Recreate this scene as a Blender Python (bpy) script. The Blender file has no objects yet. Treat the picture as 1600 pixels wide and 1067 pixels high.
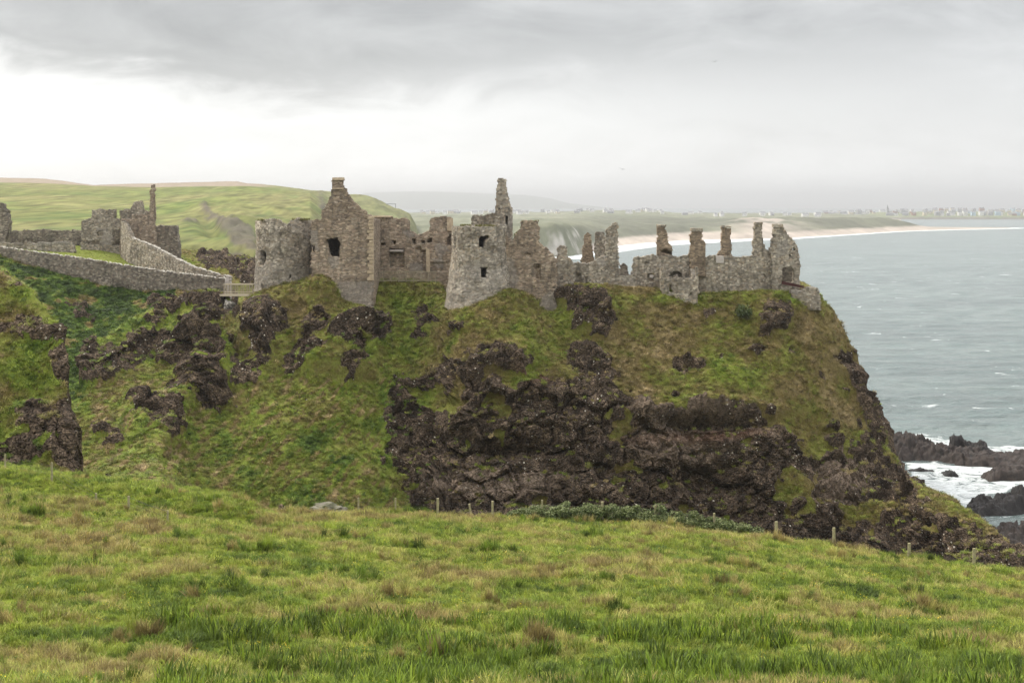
import bpy, bmesh, math, random
import numpy as np

# ------------------------------------------------------------------ camera, sky, sun, exposure
S = bpy.context.scene
C = S.collection
F = 2200.0          # focal length in pixels of the 1600 px wide photograph
HY = 322.0          # row of the eye-level horizon
CZ = 45.0           # eye height above the sea
R = math.radians
rng = np.random.default_rng(11)
random.seed(11)

cam = bpy.data.cameras.new('camera')
cam.sensor_width = 36.0
cam.lens = 36.0 * F / 1600.0
cam.shift_y = -(533.5 - HY) / 1600.0
cam.clip_start = 0.5
cam.clip_end = 80000
co = bpy.data.objects.new('camera', cam)
co.location = (0, 0, CZ)
co.rotation_euler = (R(90), 0, 0)
C.objects.link(co)
S.camera = co

SUN_AZ, SUN_EL = R(-58), R(46)       # azimuth measured from +Y towards +X
W = bpy.data.worlds.new('World')
S.world = W
W.use_nodes = True
EXPO = 1.3


def nd(nt, t, **kw):
    n = nt.nodes.new(t)
    for k, v in kw.items():
        if k.startswith('i_'):
            n.inputs[k[2:].replace('_', ' ')].default_value = v
        else:
            setattr(n, k, v)
    return n


def link(nt, a, b):
    nt.links.new(a, b)


def mth(nt, op, a, b=None, c=None, clamp=False):
    n = nt.nodes.new('ShaderNodeMath')
    n.operation = op
    n.use_clamp = clamp
    for i, v in enumerate((a, b, c)):
        if v is None:
            continue
        if isinstance(v, (int, float)):
            n.inputs[i].default_value = v
        else:
            nt.links.new(v, n.inputs[i])
    return n.outputs[0]


def maprange(nt, v, a, b, c, d, smooth=True):
    n = nt.nodes.new('ShaderNodeMapRange')
    n.interpolation_type = 'SMOOTHSTEP' if smooth else 'LINEAR'
    nt.links.new(v, n.inputs[0])
    for i, x in enumerate((a, b, c, d)):
        if isinstance(x, (int, float)):
            n.inputs[1 + i].default_value = x
        else:
            nt.links.new(x, n.inputs[1 + i])
    return n.outputs[0]


def mixc(nt, fac, a, b, blend='MIX'):
    n = nt.nodes.new('ShaderNodeMix')
    n.data_type = 'RGBA'
    n.blend_type = blend
    n.clamp_factor = True
    for sock, v in ((n.inputs[0], fac), (n.inputs[6], a), (n.inputs[7], b)):
        if isinstance(v, (int, float)):
            sock.default_value = v
        elif isinstance(v, tuple):
            sock.default_value = (*v, 1.0) if len(v) == 3 else v
        else:
            nt.links.new(v, sock)
    return n.outputs[2]


def ramp(nt, fac, stops, interp='LINEAR'):
    n = nt.nodes.new('ShaderNodeValToRGB')
    cr = n.color_ramp
    cr.interpolation = interp
    while len(cr.elements) < len(stops):
        cr.elements.new(0.5)
    for e, (p, c) in zip(cr.elements, stops):
        e.position = p
        e.color = (*c, 1) if isinstance(c, tuple) else (c, c, c, 1)
    nt.links.new(fac, n.inputs[0])
    return n.outputs[0]


def noise(nt, vec, scale, detail=4, rough=0.55, dist=0.0, out=0):
    n = nt.nodes.new('ShaderNodeTexNoise')
    n.inputs['Scale'].default_value = scale
    n.inputs['Detail'].default_value = detail
    n.inputs['Roughness'].default_value = rough
    n.inputs['Distortion'].default_value = dist
    if vec is not None:
        nt.links.new(vec, n.inputs['Vector'])
    return n.outputs[out]


def build_world():
    nt = W.node_tree
    nt.nodes.clear()
    out = nd(nt, 'ShaderNodeOutputWorld')
    bg = nd(nt, 'ShaderNodeBackground')
    bg.inputs['Strength'].default_value = 0.1
    link(nt, bg.outputs[0], out.inputs[0])
    sky = nd(nt, 'ShaderNodeTexSky')
    sky.sky_type = 'NISHITA'
    sky.sun_disc = False
    sky.sun_elevation = SUN_EL
    sky.sun_rotation = SUN_AZ
    tc = nd(nt, 'ShaderNodeTexCoord')
    sep = nd(nt, 'ShaderNodeSeparateXYZ')
    link(nt, tc.outputs['Generated'], sep.inputs[0])
    x, y, z = sep.outputs
    hor = mth(nt, 'SQRT', mth(nt, 'ADD', mth(nt, 'MULTIPLY', x, x), mth(nt, 'MULTIPLY', y, y)))
    v = mth(nt, 'DIVIDE', z, mth(nt, 'MAXIMUM', hor, 0.001))
    az = mth(nt, 'ARCTAN2', x, y)
    # deck coordinates: clouds crowd together towards the horizon
    den = mth(nt, 'ADD', mth(nt, 'MAXIMUM', z, 0.0), 0.10)
    comb = nd(nt, 'ShaderNodeCombineXYZ')
    link(nt, mth(nt, 'DIVIDE', x, den), comb.inputs[0])
    link(nt, mth(nt, 'DIVIDE', y, den), comb.inputs[1])
    comb.inputs[2].default_value = 3.7
    n1 = noise(nt, comb.outputs[0], 0.9, 6, 0.55, 0.3)
    n2 = noise(nt, comb.outputs[0], 2.6, 8, 0.62, 0.4)
    cb2 = nd(nt, 'ShaderNodeCombineXYZ')
    link(nt, mth(nt, 'MULTIPLY', az, 6.0), cb2.inputs[0])
    link(nt, mth(nt, 'MULTIPLY', v, 17.0), cb2.inputs[1])
    cb2.inputs[2].default_value = 1.3
    n3 = noise(nt, cb2.outputs[0], 1.7, 9, 0.6, 0.5)
    azn = maprange(nt, az, -0.40, 0.40, 0.0, 1.0, smooth=False)
    def pos(px): return (math.atan((px - 800) / F) + 0.40) / 0.80
    edge = ramp(nt, azn, [(0.0, 0.120), (pos(0), 0.104), (pos(180), 0.094), (pos(330), 0.080),
                          (pos(600), 0.080), (pos(900), 0.086), (pos(1200), 0.082), (1.0, 0.085)])
    soft = ramp(nt, azn, [(0.0, 0.020), (pos(700), 0.022), (pos(1000), 0.035), (1.0, 0.045)])
    vv = mth(nt, 'ADD', v, mth(nt, 'MULTIPLY', mth(nt, 'SUBTRACT', n3, 0.5), 0.11))
    t = maprange(nt, mth(nt, 'SUBTRACT', vv, edge), mth(nt, 'MULTIPLY', soft, -1.0), soft, 0.0, 1.0)
    dark = ramp(nt, azn, [(0.0, 0.50), (pos(300), 0.46), (pos(800), 0.545), (pos(1150), 0.60), (1.0, 0.68)])
    dark = mth(nt, 'MULTIPLY', dark, mth(nt, 'ADD', 0.12, mth(nt, 'ADD', mth(nt, 'MULTIPLY', n1, 0.55), mth(nt, 'MULTIPLY', n3, 1.15))))
    brt = ramp(nt, azn, [(0.0, 0.99), (pos(500), 1.0), (pos(800), 0.96), (pos(1100), 0.85), (1.0, 0.76)])
    brt = mth(nt, 'MULTIPLY', brt, 1.08)
    # a paler veil close to the horizon
    low = maprange(nt, v, 0.0, 0.06, 1.22, 1.0)
    brt = mth(nt, 'MULTIPLY', brt, mth(nt, 'MULTIPLY', low, mth(nt, 'ADD', 0.76, mth(nt, 'MULTIPLY', n3, 0.50))))
    front = mth(nt, 'ADD', mth(nt, 'MULTIPLY', brt, mth(nt, 'SUBTRACT', 1.0, t)), mth(nt, 'MULTIPLY', dark, t))
    # overcast sky brightens towards the zenith (standard overcast distribution), broken cloud
    zen = mth(nt, 'ADD', 1.9, mth(nt, 'MULTIPLY', n2, 1.75))
    up = maprange(nt, v, 0.16, 0.75, 0.0, 1.0)
    lum = mth(nt, 'ADD', mth(nt, 'MULTIPLY', front, mth(nt, 'SUBTRACT', 1.0, up)), mth(nt, 'MULTIPLY', zen, up))
    lum = mth(nt, 'MULTIPLY', lum, 10.0 / 2 ** EXPO)
    tint = mixc(nt, t, (1.0, 0.992, 0.970), (1.0, 0.992, 0.975))
    tint = mixc(nt, azn, tint, (0.985, 0.99, 0.995))
    cc = nd(nt, 'ShaderNodeVectorMath', operation='SCALE')
    link(nt, tint, cc.inputs[0])
    link(nt, lum, cc.inputs['Scale'])
    m = mixc(nt, 0.94, sky.outputs[0], cc.outputs[0])
    link(nt, m, bg.inputs[0])


build_world()

sl = bpy.data.lights.new('sun', 'SUN')
sl.energy = 1.5
sl.angle = R(14)
sl.color = (1.0, 0.93, 0.80)
so = bpy.data.objects.new('sun', sl)
so.location = (-100, -20, 200)
so.rotation_euler = (R(90) - SUN_EL, 0, math.pi - SUN_AZ)
C.objects.link(so)

S.render.engine = 'CYCLES'
S.view_settings.view_transform = 'Standard'
S.view_settings.look = 'None'
S.view_settings.exposure = EXPO
S.view_settings.gamma = 1.0
S.view_settings.use_curve_mapping = False
S.cycles.use_denoising = True
S.cycles.max_bounces = 5
S.cycles.diffuse_bounces = 2
S.cycles.glossy_bounces = 2
S.cycles.transmission_bounces = 2
S.cycles.volume_bounces = 0
S.cycles.caustics_reflective = False
S.cycles.caustics_refractive = False


# ------------------------------------------------------------------ helpers
def at(px, py, Y):
    return np.array([(px - 800.0) * Y / F, Y, CZ - (py - HY) * Y / F])


def zof(py, Y):
    return CZ - (py - HY) * Y / F


_pr = np.random.default_rng(5)
PERM = _pr.permutation(256)
PERM = np.concatenate([PERM, PERM, PERM])
GR = _pr.normal(size=(256, 3))
GR /= np.linalg.norm(GR, axis=1, keepdims=True)


def perlin(x, y, z):
    x, y, z = np.broadcast_arrays(np.asarray(x, float), np.asarray(y, float), np.asarray(z, float))
    xi, yi, zi = np.floor(x).astype(int), np.floor(y).astype(int), np.floor(z).astype(int)
    xf, yf, zf = x - xi, y - yi, z - zi
    xi &= 255; yi &= 255; zi &= 255
    f = lambda t: t * t * t * (t * (t * 6 - 15) + 10)
    u, v, w = f(xf), f(yf), f(zf)
    r = 0
    for dx in (0, 1):
        a = PERM[xi + dx]
        wx = u if dx else 1 - u
        for dy in (0, 1):
            b = PERM[a + yi + dy]
            wy = v if dy else 1 - v
            for dz in (0, 1):
                g = GR[PERM[b + zi + dz]]
                wz = w if dz else 1 - w
                r = r + wx * wy * wz * (g[..., 0] * (xf - dx) + g[..., 1] * (yf - dy) + g[..., 2] * (zf - dz))
    return r * 1.5


def fbm(x, y, z=0.0, o=4, gain=0.5):
    r, a, k = 0, 1.0, 1.0
    for i in range(o):
        r = r + a * perlin(x * k + 17.3 * i, y * k + 5.1 * i, z * k + 9.7 * i)
        a *= gain
        k *= 2.03
    return r


def ridged(x, y, z=0.0, o=4, gain=0.5):
    r, a, k = 0, 1.0, 1.0
    for i in range(o):
        r = r + a * (1 - 2.2 * np.abs(perlin(x * k + 11.3 * i, y * k + 3.1 * i, z * k + 7.7 * i)))
        a *= gain
        k *= 2.1
    return r


def cells(x, y, z, seed=0):
    """worley noise: distance to nearest seed, to the second nearest, random value of the cell"""
    xi, yi, zi = np.floor(x).astype(int), np.floor(y).astype(int), np.floor(z).astype(int)
    d1 = np.full(x.shape, 9.0); d2 = np.full(x.shape, 9.0); idv = np.zeros(x.shape)
    for dx in (-1, 0, 1):
        for dy in (-1, 0, 1):
            for dz in (-1, 0, 1):
                cx, cy, cz = xi + dx, yi + dy, zi + dz
                h = PERM[PERM[PERM[(cx + seed) & 255] + (cy & 255)] + (cz & 255)]
                h2, h3, h4 = PERM[h + 37], PERM[h + 91], PERM[h + 143]
                d = np.sqrt((cx + h / 255 - x) ** 2 + (cy + h2 / 255 - y) ** 2 + (cz + h3 / 255 - z) ** 2)
                n = d < d1
                d2 = np.where(n, d1, np.minimum(d2, d))
                idv = np.where(n, h4 / 255.0, idv)
                d1 = np.where(n, d, d1)
    return d1, d2, idv


def inside(px, py, poly):
    r = np.zeros(np.broadcast(px, py).shape, bool)
    n = len(poly)
    for i in range(n):
        x0, y0 = poly[i]
        x1, y1 = poly[(i + 1) % n]
        if y0 == y1:
            continue
        c = ((y0 > py) != (y1 > py)) & (px < (x1 - x0) * (py - y0) / (y1 - y0) + x0)
        r ^= c
    return r


def sstep(a, b, v):
    t = np.clip((v - a) / (b - a), 0, 1)
    return t * t * (3 - 2 * t)


def tag(o, label=None, cat=None, group=None, kind=None):
    if label: o['label'] = label
    if cat: o['category'] = cat
    if group: o['group'] = group
    if kind: o['kind'] = kind
    return o


def mesh_obj(name, verts, faces, mat, parent=None, attrs=None, smooth=False, coll=None):
    me = bpy.data.meshes.new(name)
    verts = np.asarray(verts, np.float32)
    if isinstance(faces, np.ndarray):
        n, k = faces.shape
        me.vertices.add(len(verts))
        me.vertices.foreach_set('co', verts.ravel())
        me.loops.add(n * k)
        me.loops.foreach_set('vertex_index', faces.ravel().astype(np.int32))
        me.polygons.add(n)
        me.polygons.foreach_set('loop_start', np.arange(0, n * k, k, dtype=np.int32))
        me.update(calc_edges=True)
        me.validate()
    else:
        me.from_pydata([tuple(map(float, v)) for v in verts], [], [tuple(map(int, f)) for f in faces])
        me.update()
    if attrs:
        for k, a in attrs.items():
            a = np.asarray(a, np.float32)
            if a.ndim == 1:
                at_ = me.attributes.new(k, 'FLOAT', 'POINT')
                at_.data.foreach_set('value', a)
            else:
                at_ = me.attributes.new(k, 'FLOAT_COLOR', 'POINT')
                a4 = np.ones((len(a), 4), np.float32)
                a4[:, :3] = a
                at_.data.foreach_set('color', a4.ravel())
    if smooth is not False:
        me.polygons.foreach_set('use_smooth', np.ones(len(me.polygons), bool) if smooth is True else np.asarray(smooth, bool))
    if mat:
        me.materials.append(mat)
    o = bpy.data.objects.new(name, me)
    (coll or C).objects.link(o)
    if parent:
        o.parent = parent
    return o


def grid_faces(n, m, wrap=False):
    i, j = np.meshgrid(np.arange(n if wrap else n - 1), np.arange(m - 1), indexing='ij')
    i2 = (i + 1) % n
    return np.stack([i * m + j, i2 * m + j, i2 * m + j + 1, i * m + j + 1], -1).reshape(-1, 4)


def empty(name, loc):
    o = bpy.data.objects.new(name, None)
    o.location = tuple(map(float, loc))
    o.empty_display_size = 0.5
    C.objects.link(o)
    return o


class MB:
    """collects boxes and bars in world space, builds ONE mesh"""
    def __init__(s):
        s.v, s.f = [], []

    def box(s, lo, hi, jit=0.0):
        b = len(s.v)
        for z in (lo[2], hi[2]):
            for y in (lo[1], hi[1]):
                for x in (lo[0], hi[0]):
                    s.v.append((x + random.uniform(-jit, jit), y + random.uniform(-jit, jit), z + random.uniform(-jit, jit)))
        for q in ((0, 2, 3, 1), (4, 5, 7, 6), (0, 1, 5, 4), (2, 6, 7, 3), (0, 4, 6, 2), (1, 3, 7, 5)):
            s.f.append(tuple(b + k for k in q))
        return s

    def bar(s, a, b, w, h=None, taper=1.0, up=(0, 0, 1)):
        a, b = np.array(a, float), np.array(b, float)
        h = h or w
        d = b - a
        d /= np.linalg.norm(d)
        u = np.array(up, float)
        if abs(d @ u) > 0.95:
            u = np.array((0, 1.0, 0))
        sx = np.cross(d, u); sx /= np.linalg.norm(sx)
        sy = np.cross(sx, d)
        k = len(s.v)
        for p, t in ((a, 1.0), (b, taper)):
            for (p1, p2) in ((-1, -1), (1, -1), (1, 1), (-1, 1)):
                s.v.append(tuple(p + sx * p1 * w * t / 2 + sy * p2 * h * t / 2))
        for q in ((0, 3, 2, 1), (4, 5, 6, 7), (0, 1, 5, 4), (1, 2, 6, 5), (2, 3, 7, 6), (3, 0, 4, 7)):
            s.f.append(tuple(k + i for i in q))
        return s

    def build(s, name, mat, parent=None):
        o = mesh_obj(name, s.v, s.f, mat)
        if parent:
            o.parent = parent
            o.matrix_parent_inverse = parent.matrix_basis.inverted()
        return o


def adopt(o, parent):
    o.parent = parent
    o.matrix_parent_inverse = parent.matrix_basis.inverted()
    return o


# ------------------------------------------------------------------ materials
def new_mat(name, rough=0.85, spec=0.25):
    m = bpy.data.materials.new(name)
    m.use_nodes = True
    nt = m.node_tree
    b = nt.nodes['Principled BSDF']
    b.inputs['Roughness'].default_value = rough
    b.inputs['Specular IOR Level'].default_value = spec
    return m, nt, b


def attr(nt, name, typ='GEOMETRY', out='Fac'):
    n = nt.nodes.new('ShaderNodeAttribute')
    n.attribute_name = name
    n.attribute_type = typ
    return n.outputs[out]


def geo_pos(nt, scale=(1, 1, 1)):
    g = nt.nodes.new('ShaderNodeNewGeometry')
    mp = nt.nodes.new('ShaderNodeMapping')
    mp.inputs['Scale'].default_value = scale
    nt.links.new(g.outputs['Position'], mp.inputs['Vector'])
    return mp.outputs[0]


def bump(nt, b, h, strength=0.5, dist=0.1):
    n = nt.nodes.new('ShaderNodeBump')
    n.inputs['Strength'].default_value = strength
    n.inputs['Distance'].default_value = dist
    nt.links.new(h, n.inputs['Height'])
    nt.links.new(n.outputs[0], b.inputs['Normal'])


def stone_mat(name, cols, mortar, sc=(2.2, 2.2, 3.6), pale=(0.36, 0.33, 0.30)):
    """random rubble: cells of stone with their own tone, mortar between, weathering"""
    m, nt, b = new_mat(name, 0.92, 0.15)
    p = geo_pos(nt, sc)
    wob = noise(nt, p, 1.3, 2, 0.5, out=1)
    mx = mixc(nt, 0.12, p, wob, 'ADD')
    vo = nd(nt, 'ShaderNodeTexVoronoi')
    vo.inputs['Scale'].default_value = 1.0
    link(nt, mx, vo.inputs['Vector'])
    ve = nd(nt, 'ShaderNodeTexVoronoi', feature='DISTANCE_TO_EDGE')
    link(nt, mx, ve.inputs['Vector'])
    sr = nd(nt, 'ShaderNodeSeparateColor')
    link(nt, vo.outputs['Color'], sr.inputs[0])
    k = len(cols)
    base = ramp(nt, sr.outputs[0], [(i / k, c) for i, c in enumerate(cols)], 'CONSTANT')
    vary = maprange(nt, sr.outputs[1], 0, 1, 0.85, 1.95, False)
    base = mixc(nt, 1.0, mixc(nt, 1.0, base, vary, 'MULTIPLY'), (1.10, 1.08, 1.01), 'MULTIPLY')
    ed = maprange(nt, ve.outputs['Distance'], 0.02, 0.10, 1.0, 0.0)
    base = mixc(nt, mth(nt, 'MULTIPLY', ed, 0.75), base, mortar)
    pw = geo_pos(nt)
    big = noise(nt, pw, 0.35, 5, 0.6)
    base = mixc(nt, 1.0, base, ramp(nt, big, [(0.25, 0.58), (0.5, 0.98), (0.75, 1.32)]), 'MULTIPLY')
    st = noise(nt, geo_pos(nt, (1.6, 1.6, 0.35)), 1.0, 4, 0.6)
    base = mixc(nt, maprange(nt, st, 0.48, 0.72, 0.0, 0.55), base, (0.085, 0.08, 0.065))
    lich = noise(nt, pw, 1.9, 6, 0.7)
    base = mixc(nt, maprange(nt, lich, 0.6, 0.72, 0.0, 0.5), base, pale)
    limed = mixc(nt, 0.5, base, mixc(nt, noise(nt, pw, 1.5, 6, 0.7), (0.24, 0.215, 0.19), (0.50, 0.46, 0.42)))
    limed = mixc(nt, 1.0, limed, ramp(nt, noise(nt, pw, 3.5, 4, 0.7), [(0.3, 0.75), (0.7, 1.3)]), 'MULTIPLY')
    base = mixc(nt, attr(nt, 'pale'), base, limed)
    link(nt, base, b.inputs['Base Color'])
    hgt = mth(nt, 'ADD', mth(nt, 'MULTIPLY', maprange(nt, ve.outputs['Distance'], 0.0, 0.16, 0.0, 1.0), 1.0),
              mth(nt, 'MULTIPLY', sr.outputs[2], 0.6))
    hgt = mth(nt, 'ADD', hgt, mth(nt, 'MULTIPLY', noise(nt, pw, 9, 3), 0.4))
    bump(nt, b, hgt, 0.9, 0.07)
    return m


GREYS = [(0.27, 0.235, 0.195), (0.33, 0.29, 0.24), (0.19, 0.162, 0.135), (0.40, 0.36, 0.31), (0.29, 0.235, 0.18), (0.23, 0.205, 0.18)]
BROWNS = [(0.27, 0.21, 0.16), (0.33, 0.255, 0.19), (0.20, 0.15, 0.115), (0.37, 0.305, 0.245), (0.285, 0.215, 0.17), (0.23, 0.185, 0.15)]
DARKS = [(0.165, 0.142, 0.12), (0.23, 0.20, 0.165), (0.12, 0.10, 0.088), (0.29, 0.255, 0.215), (0.185, 0.15, 0.122), (0.20, 0.178, 0.155)]
M_GREY = stone_mat('grey_rubble', GREYS, (0.34, 0.31, 0.275), (2.9, 2.9, 4.4))
M_BROWN = stone_mat('brown_coursed_rubble', BROWNS, (0.30, 0.26, 0.22), (2.6, 2.6, 5.4))
M_DARK = stone_mat('dark_rubble', DARKS, (0.22, 0.195, 0.17), (2.6, 2.6, 4.0))
M_CHIM = stone_mat('chimney_rubble', [(0.245, 0.19, 0.14), (0.285, 0.215, 0.155), (0.20, 0.155, 0.12), (0.31, 0.245, 0.185)], (0.25, 0.205, 0.165), (2.6, 2.6, 5.5))


def plain_mat(name, c1, c2, sc=2.0, rough=0.85, bstr=0.4):
    m, nt, b = new_mat(name, rough)
    p = geo_pos(nt)
    n = noise(nt, p, sc, 6, 0.65)
    link(nt, mixc(nt, maprange(nt, n, 0.3, 0.7, 0, 1), c1, c2), b.inputs['Base Color'])
    bump(nt, b, n, bstr, 0.05)
    return m


M_SAND = plain_mat('dressed_sandstone', (0.43, 0.345, 0.24), (0.29, 0.225, 0.16), 3)
M_PALE = plain_mat('pale_stone', (0.42, 0.38, 0.35), (0.33, 0.295, 0.265), 2)
M_COPE = plain_mat('lichened_coping', (0.48, 0.45, 0.40), (0.20, 0.18, 0.14), 4.5)
M_WOOD = plain_mat('weathered_wood', (0.33, 0.285, 0.20), (0.23, 0.20, 0.15), 5)
M_POST = plain_mat('fence_post_wood', (0.31, 0.28, 0.16), (0.20, 0.18, 0.105), 6)
M_WIRE = plain_mat('wire', (0.09, 0.085, 0.08), (0.06, 0.06, 0.055), 6)
M_RUST = plain_mat('maroon_beam', (0.055, 0.018, 0.018), (0.04, 0.016, 0.015), 4)


S_STOPS = [(0.0, (0.032, 0.058, 0.012)), (0.20, (0.096, 0.150, 0.021)), (0.36, (0.188, 0.230, 0.034)), (0.50, (0.185, 0.185, 0.043)), (0.66, (0.160, 0.126, 0.042)), (0.80, (0.235, 0.180, 0.080)), (1.0, (0.38, 0.29, 0.155))]


def land_mat():
    m, nt, b = new_mat('turf_and_basalt', 0.93, 0.12)
    p = geo_pos(nt)
    rock = attr(nt, 'rock')
    tan = attr(nt, 'tan')
    red = attr(nt, 'red')
    # --- turf
    g1 = noise(nt, p, 0.28, 5, 0.6)
    g2 = noise(nt, p, 1.7, 6, 0.65)
    g3 = noise(nt, geo_pos(nt, (5.0, 5.0, 2.0)), 1.0, 4, 0.7)
    tf = mth(nt, 'ADD', tan, mth(nt, 'MULTIPLY', mth(nt, 'SUBTRACT', g2, 0.5), 0.5), clamp=True)
    tf = mth(nt, 'ADD', tf, mth(nt, 'MULTIPLY', mth(nt, 'SUBTRACT', g1, 0.5), 0.25), clamp=True)
    turf = mixc(nt, 1.0, ramp(nt, tf, S_STOPS), (0.8, 0.8, 0.8), 'MULTIPLY')
    turf = mixc(nt, 1.0, turf, ramp(nt, g3, [(0.25, 0.62), (0.5, 1.0), (0.75, 1.35)]), 'MULTIPLY')
    # --- basalt
    r1 = noise(nt, p, 0.5, 8, 0.68, 0.6)
    vo = nd(nt, 'ShaderNodeTexVoronoi')
    link(nt, geo_pos(nt, (1.3, 1.3, 1.9)), vo.inputs['Vector'])
    sr = nd(nt, 'ShaderNodeSeparateColor')
    link(nt, vo.outputs['Color'], sr.inputs[0])
    bas = ramp(nt, r1, [(0.25, (0.014, 0.011, 0.0085)), (0.42, (0.042, 0.032, 0.025)), (0.55, (0.088, 0.067, 0.051)), (0.72, (0.185, 0.145, 0.11))])
    bas = mixc(nt, 1.0, bas, maprange(nt, sr.outputs[0], 0, 1, 0.38, 1.95, False), 'MULTIPLY')
    rf = noise(nt, p, 4.5, 6, 0.7)
    bas = mixc(nt, 1.0, bas, ramp(nt, rf, [(0.3, 0.45), (0.5, 1.0), (0.7, 1.8)]), 'MULTIPLY')
    bas = mixc(nt, mth(nt, 'MULTIPLY', red, maprange(nt, rf, 0.3, 0.6, 0.3, 0.9)), bas, (0.20, 0.085, 0.055))
    grey = attr(nt, 'grey')
    bas = mixc(nt, mth(nt, 'MULTIPLY', grey, maprange(nt, r1, 0.32, 0.56, 0.35, 1.0)), bas, (0.25, 0.20, 0.165))
    # lichen and guano spots
    vs = nd(nt, 'ShaderNodeTexVoronoi')
    vs.inputs['Scale'].default_value = 1.9
    link(nt, p, vs.inputs['Vector'])
    ss = nd(nt, 'ShaderNodeSeparateColor')
    link(nt, vs.outputs['Color'], ss.inputs[0])
    clus = maprange(nt, noise(nt, p, 0.22, 3, 0.6), 0.42, 0.62, 0.0, 0.28)
    spot = mth(nt, 'LESS_THAN', vs.outputs['Distance'], mth(nt, 'MULTIPLY', clus, ss.outputs[0]))
    bas = mixc(nt, mth(nt, 'MULTIPLY', spot, 0.85), bas, (0.62, 0.60, 0.55))
    yl = maprange(nt, noise(nt, p, 0.8, 5, 0.7), 0.64, 0.72, 0.0, 0.55)
    bas = mixc(nt, yl, bas, (0.15, 0.115, 0.03))
    bas = mixc(nt, 1.0, bas, (0.98, 0.93, 0.85), 'MULTIPLY')
    rn = mth(nt, 'ADD', rock, mth(nt, 'MULTIPLY', mth(nt, 'SUBTRACT', rf, 0.5), 0.8))
    rk = maprange(nt, rn, 0.42, 0.56, 0, 1)
    col = mixc(nt, rk, turf, bas)
    link(nt, col, b.inputs['Base Color'])
    vc = nd(nt, 'ShaderNodeTexVoronoi', feature='DISTANCE_TO_EDGE')
    vc.inputs['Scale'].default_value = 1.6
    link(nt, mixc(nt, 0.25, p, noise(nt, p, 1.1, 3, 0.6, out=1), 'ADD'), vc.inputs['Vector'])
    crack = mth(nt, 'MULTIPLY', maprange(nt, vc.outputs['Distance'], 0.0, 0.12, 0.0, 1.0), mth(nt, 'MULTIPLY', rk, 0.7))
    h = mth(nt, 'ADD', mth(nt, 'MULTIPLY', r1, 1.0), mth(nt, 'ADD', mth(nt, 'MULTIPLY', rf, 0.8), crack))
    bump(nt, b, h, 0.9, 0.45)
    return m


M_LAND = land_mat()


def colour_mat(name, nsc=0.05, bstr=0.5, bdist=1.0, lo=0.8, hi=1.2, vec=(1, 1, 1)):
    m, nt, b = new_mat(name, 0.93, 0.1)
    p = geo_pos(nt, vec)
    n = noise(nt, p, nsc, 7, 0.65)
    col = mixc(nt, 1.0, attr(nt, 'col', out='Color'), ramp(nt, n, [(0.3, lo), (0.7, hi)]), 'MULTIPLY')
    link(nt, col, b.inputs['Base Color'])
    bump(nt, b, n, bstr, bdist)
    return m


M_FIELD = colour_mat('meadow_soil_and_thatch', 3.0, 0.5, 0.1, 0.7, 1.3)
M_HILL = colour_mat('hill_pasture', 0.30, 0.12, 0.4, 0.78, 1.22, (1, 0.10, 1))
M_FAR = colour_mat('far_coast_ground', 0.05, 0.4, 3.0, 0.7, 1.3, (1, 0.15, 1))


def sea_mat():
    m, nt, b = new_mat('sea_water', 0.22, 0.5)
    b.inputs['IOR'].default_value = 1.33
    p = geo_pos(nt)
    n1 = noise(nt, geo_pos(nt, (0.10, 0.22, 1)), 1.0, 6, 0.6, 0.5)
    n2 = noise(nt, geo_pos(nt, (0.55, 1.0, 1)), 1.0, 5, 0.65, 0.4)
    n4 = noise(nt, geo_pos(nt, (0.012, 0.02, 1)), 1.0, 4, 0.55)
    base = mixc(nt, maprange(nt, n4, 0.35, 0.65, 0, 1), (0.098, 0.122, 0.120), (0.138, 0.170, 0.162))
    base = mixc(nt, maprange(nt, n1, 0.4, 0.65, 0, 0.55), base, (0.12, 0.165, 0.16))
    foam = attr(nt, 'foam')
    fn = noise(nt, geo_pos(nt, (0.22, 0.34, 1)), 1.0, 9, 0.72, 1.8)
    f1 = maprange(nt, mth(nt, 'ADD', fn, mth(nt, 'MULTIPLY', mth(nt, 'SUBTRACT', foam, 0.5), 0.85)), 0.44, 0.60, 0, 1)
    f1 = mth(nt, 'MULTIPLY', f1, maprange(nt, foam, 0.02, 0.15, 0, 1))
    f1 = mth(nt, 'MULTIPLY', f1, maprange(nt, noise(nt, geo_pos(nt, (0.9, 1.6, 1)), 1.0, 7, 0.75, 1.0), 0.3, 0.6, 0.45, 1.0))
    # scattered whitecaps
    wc = noise(nt, geo_pos(nt, (0.085, 0.10, 1)), 1.0, 6, 0.62, 0.8)
    wf = noise(nt, geo_pos(nt, (0.5, 1.2, 1)), 1.0, 4, 0.7)
    caps = mth(nt, 'MULTIPLY', maprange(nt, wc, 0.635, 0.70, 0, 1), maprange(nt, wf, 0.42, 0.6, 0, 1))
    ff = mth(nt, 'MAXIMUM', f1, mth(nt, 'MULTIPLY', caps, 0.8))
    link(nt, mixc(nt, ff, base, (0.62, 0.64, 0.64)), b.inputs['Base Color'])
    link(nt, maprange(nt, ff, 0, 1, 0.22, 0.9), b.inputs['Roughness'])
    h = mth(nt, 'ADD', mth(nt, 'MULTIPLY', n1, 2.2), mth(nt, 'MULTIPLY', n2, 0.55))
    bump(nt, b, h, 1.0, 1.25)
    return m


M_SEA = sea_mat()


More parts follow.
